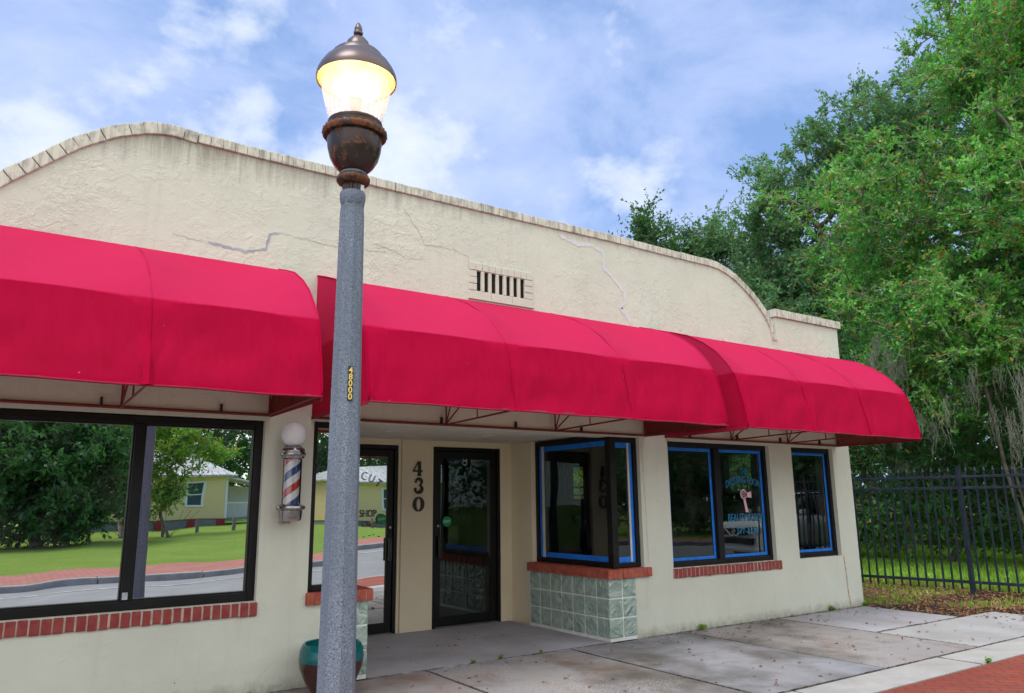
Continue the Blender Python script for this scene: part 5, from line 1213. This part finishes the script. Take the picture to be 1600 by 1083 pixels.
# ---- parked car (mirrored in the wide taped window)
M_CAR = pmat('silver_car_paint', (.82, .83, .84), .3, .1); M_CAR.node_tree.nodes['Principled BSDF'].inputs['Coat Weight'].default_value = .8
M_RUB = pmat('tyre_rubber', (.02, .02, .02), .8); M_RIM = wear('alloy', (.55, .55, .56), (.4, .4, .4), 6, .3, metal=.9); M_TRB = pmat('black_trim', (.015, .015, .017), .4); M_HL = pmat('headlight_glass', (.75, .78, .82), .08)
CAR = thing('parked_suv', 'silver suv with v shaped grille mirrored in the lettered window', 'car', (0, 0, 0))
def loft(sec, name, M, parent, sub=2, sm=True):
    n = len(sec[0]); b = MB(); vs = [v for s in sec for v in s]
    fs = [(i*n+j, i*n+(j+1) % n, (i+1)*n+(j+1) % n, (i+1)*n+j) for i in range(len(sec)-1) for j in range(n)]
    fs += [tuple(range(n))[::-1], tuple((len(sec)-1)*n+j for j in range(n))]
    b.add(vs, fs); o = b.build(name, M, parent, smooth='all')
    mo = o.modifiers.new('s', 'SUBSURF'); mo.levels = sub; mo.render_levels = sub; return o
def csec(x, w, z0, z1, wt):   # car body section; x forward = -x
    return [(x, -w*.8, z0), (x, -w, z0+.15), (x, -w*1.0, (z0+z1)/2), (x, -wt, z1-.06), (x, -wt*.6, z1), (x, wt*.6, z1), (x, wt, z1-.06), (x, w, (z0+z1)/2), (x, w, z0+.15), (x, w*.8, z0)]
body = [csec(-.05, .78, .18, .86, .66), csec(.03, .90, .16, .97, .80), csec(.30, .91, .22, 1.03, .83), csec(1.15, .92, .22, 1.12, .85), csec(1.3, .92, .22, 1.14, .86), csec(3.2, .92, .22, 1.14, .86), csec(4.35, .91, .24, 1.12, .84), csec(4.62, .84, .3, 1.05, .76), csec(4.66, .7, .4, .95, .6)]
loft(body, 'body', M_CAR, CAR)
cab = [[(x, -w, z0), (x2, -w*.78, z1), (x2, -w*.5, z1+.03), (x2, w*.5, z1+.03), (x2, w*.78, z1), (x, w, z0)] for x, x2, w, z0, z1 in ((1.0, 1.6, .82, 1.08, 1.25), (1.15, 1.85, .84, 1.08, 1.62), (2.6, 2.6, .86, 1.08, 1.70), (4.0, 3.8, .84, 1.08, 1.62), (4.5, 4.2, .8, 1.08, 1.30))]
loft(cab, 'cabin', pmat('dark_car_glass', (.03, .04, .045), .08), CAR, 1)
loft([[(x, -w, z), (x, w, z), (x, w*.9, z+.05), (x, -w*.9, z+.05)] for x, w, z in ((1.75, .6, 1.58), (2.2, .66, 1.66), (3.4, .66, 1.66), (4.0, .6, 1.58))], 'roof_panel', M_CAR, CAR, 1)
for x_ in (.95, 3.7):
    for s in (-1, 1):
        y0, y1 = (.70*s, .90*s); w = MB(); w.tube([(x_, y0, .35), (x_, y1, .35)], .35, 28); W_ = w.build('wheel', M_RUB, CAR, smooth=40, bevel=.03)
        q = MB(); q.tube([(x_, .905*s, .35), (x_, .915*s, .35)], .22, 24)
        for k in range(5):
            a = k*2*math.pi/5; q.bar((x_, .92*s, .35), (x_+.2*math.cos(a), .92*s, .35+.2*math.sin(a)), .05, .02)
        q.build('rim', M_RIM, W_, smooth=30)
q = MB(); q.box(-.075, -.02, -.42, .42, .62, .80).box(-.06, -.01, -.55, .55, .38, .52).box(-.07, .0, -.60, .60, .52, .545); gr_ = q.build('grille', M_TRB, CAR, bevel=.02); gr_.location.x = -.05
q = MB()
for s in (-1, 1): q.bar((-.085, s*.13, .62), (-.085, s*.36, .80), .025, .05)
q.bar((-.085, -.145, .615), (-.085, .145, .615), .025, .045); gr_ = q.build('chrome_grille_surround', wear('chrome', (.8, .8, .8), (.7, .7, .7), 4, .3, metal=.3), CAR); gr_.location.x = -.05
q = MB(); q.tube([(-.10, .055*math.cos(t), .72+.055*math.sin(t)) for t in lin(0, 2*math.pi, 20)], .009, 6).box(-.108, -.095, -.075, .075, .71, .73); q.build('round_emblem', MATS['chrome'], CAR).location.x = -.05
for s in (-1, 1):
    q = MB(); q.add([(-.07, s*.44, .72), (.01, s*.74, .78), (.14, s*.87, .84), (.12, s*.85, .70), (-.02, s*.68, .66), (-.075, s*.46, .66), (.0, s*.44, .72), (.08, s*.74, .78), (.2, s*.80, .84), (.2, s*.80, .70), (.05, s*.68, .66), (.0, s*.46, .66)],
                    [(0, 1, 4, 5), (1, 2, 3, 4), (6, 11, 10, 7), (7, 10, 9, 8), (0, 6, 7, 1), (1, 7, 8, 2), (5, 4, 10, 11), (4, 3, 9, 10), (2, 8, 9, 3), (0, 5, 11, 6)])
    q.build('headlight', M_HL, CAR).location.x = -.05
    q = MB(); q.box(1.30, 1.45, s*.93-.06, s*.93+.06, 1.12, 1.24) if s > 0 else q.box(1.30, 1.45, -.99, -.87, 1.12, 1.24); q.build('side_mirror', M_CAR, CAR, bevel=.03)
q = MB(); q.box(-.04, .25, -.80, .80, .20, .34); q.build('bumper', M_CAR, CAR, bevel=.05)
CAR.location = (16.2, -6.9, -.13+gz(17, -6.9)); CAR.rotation_euler = (0, 0, R(4))
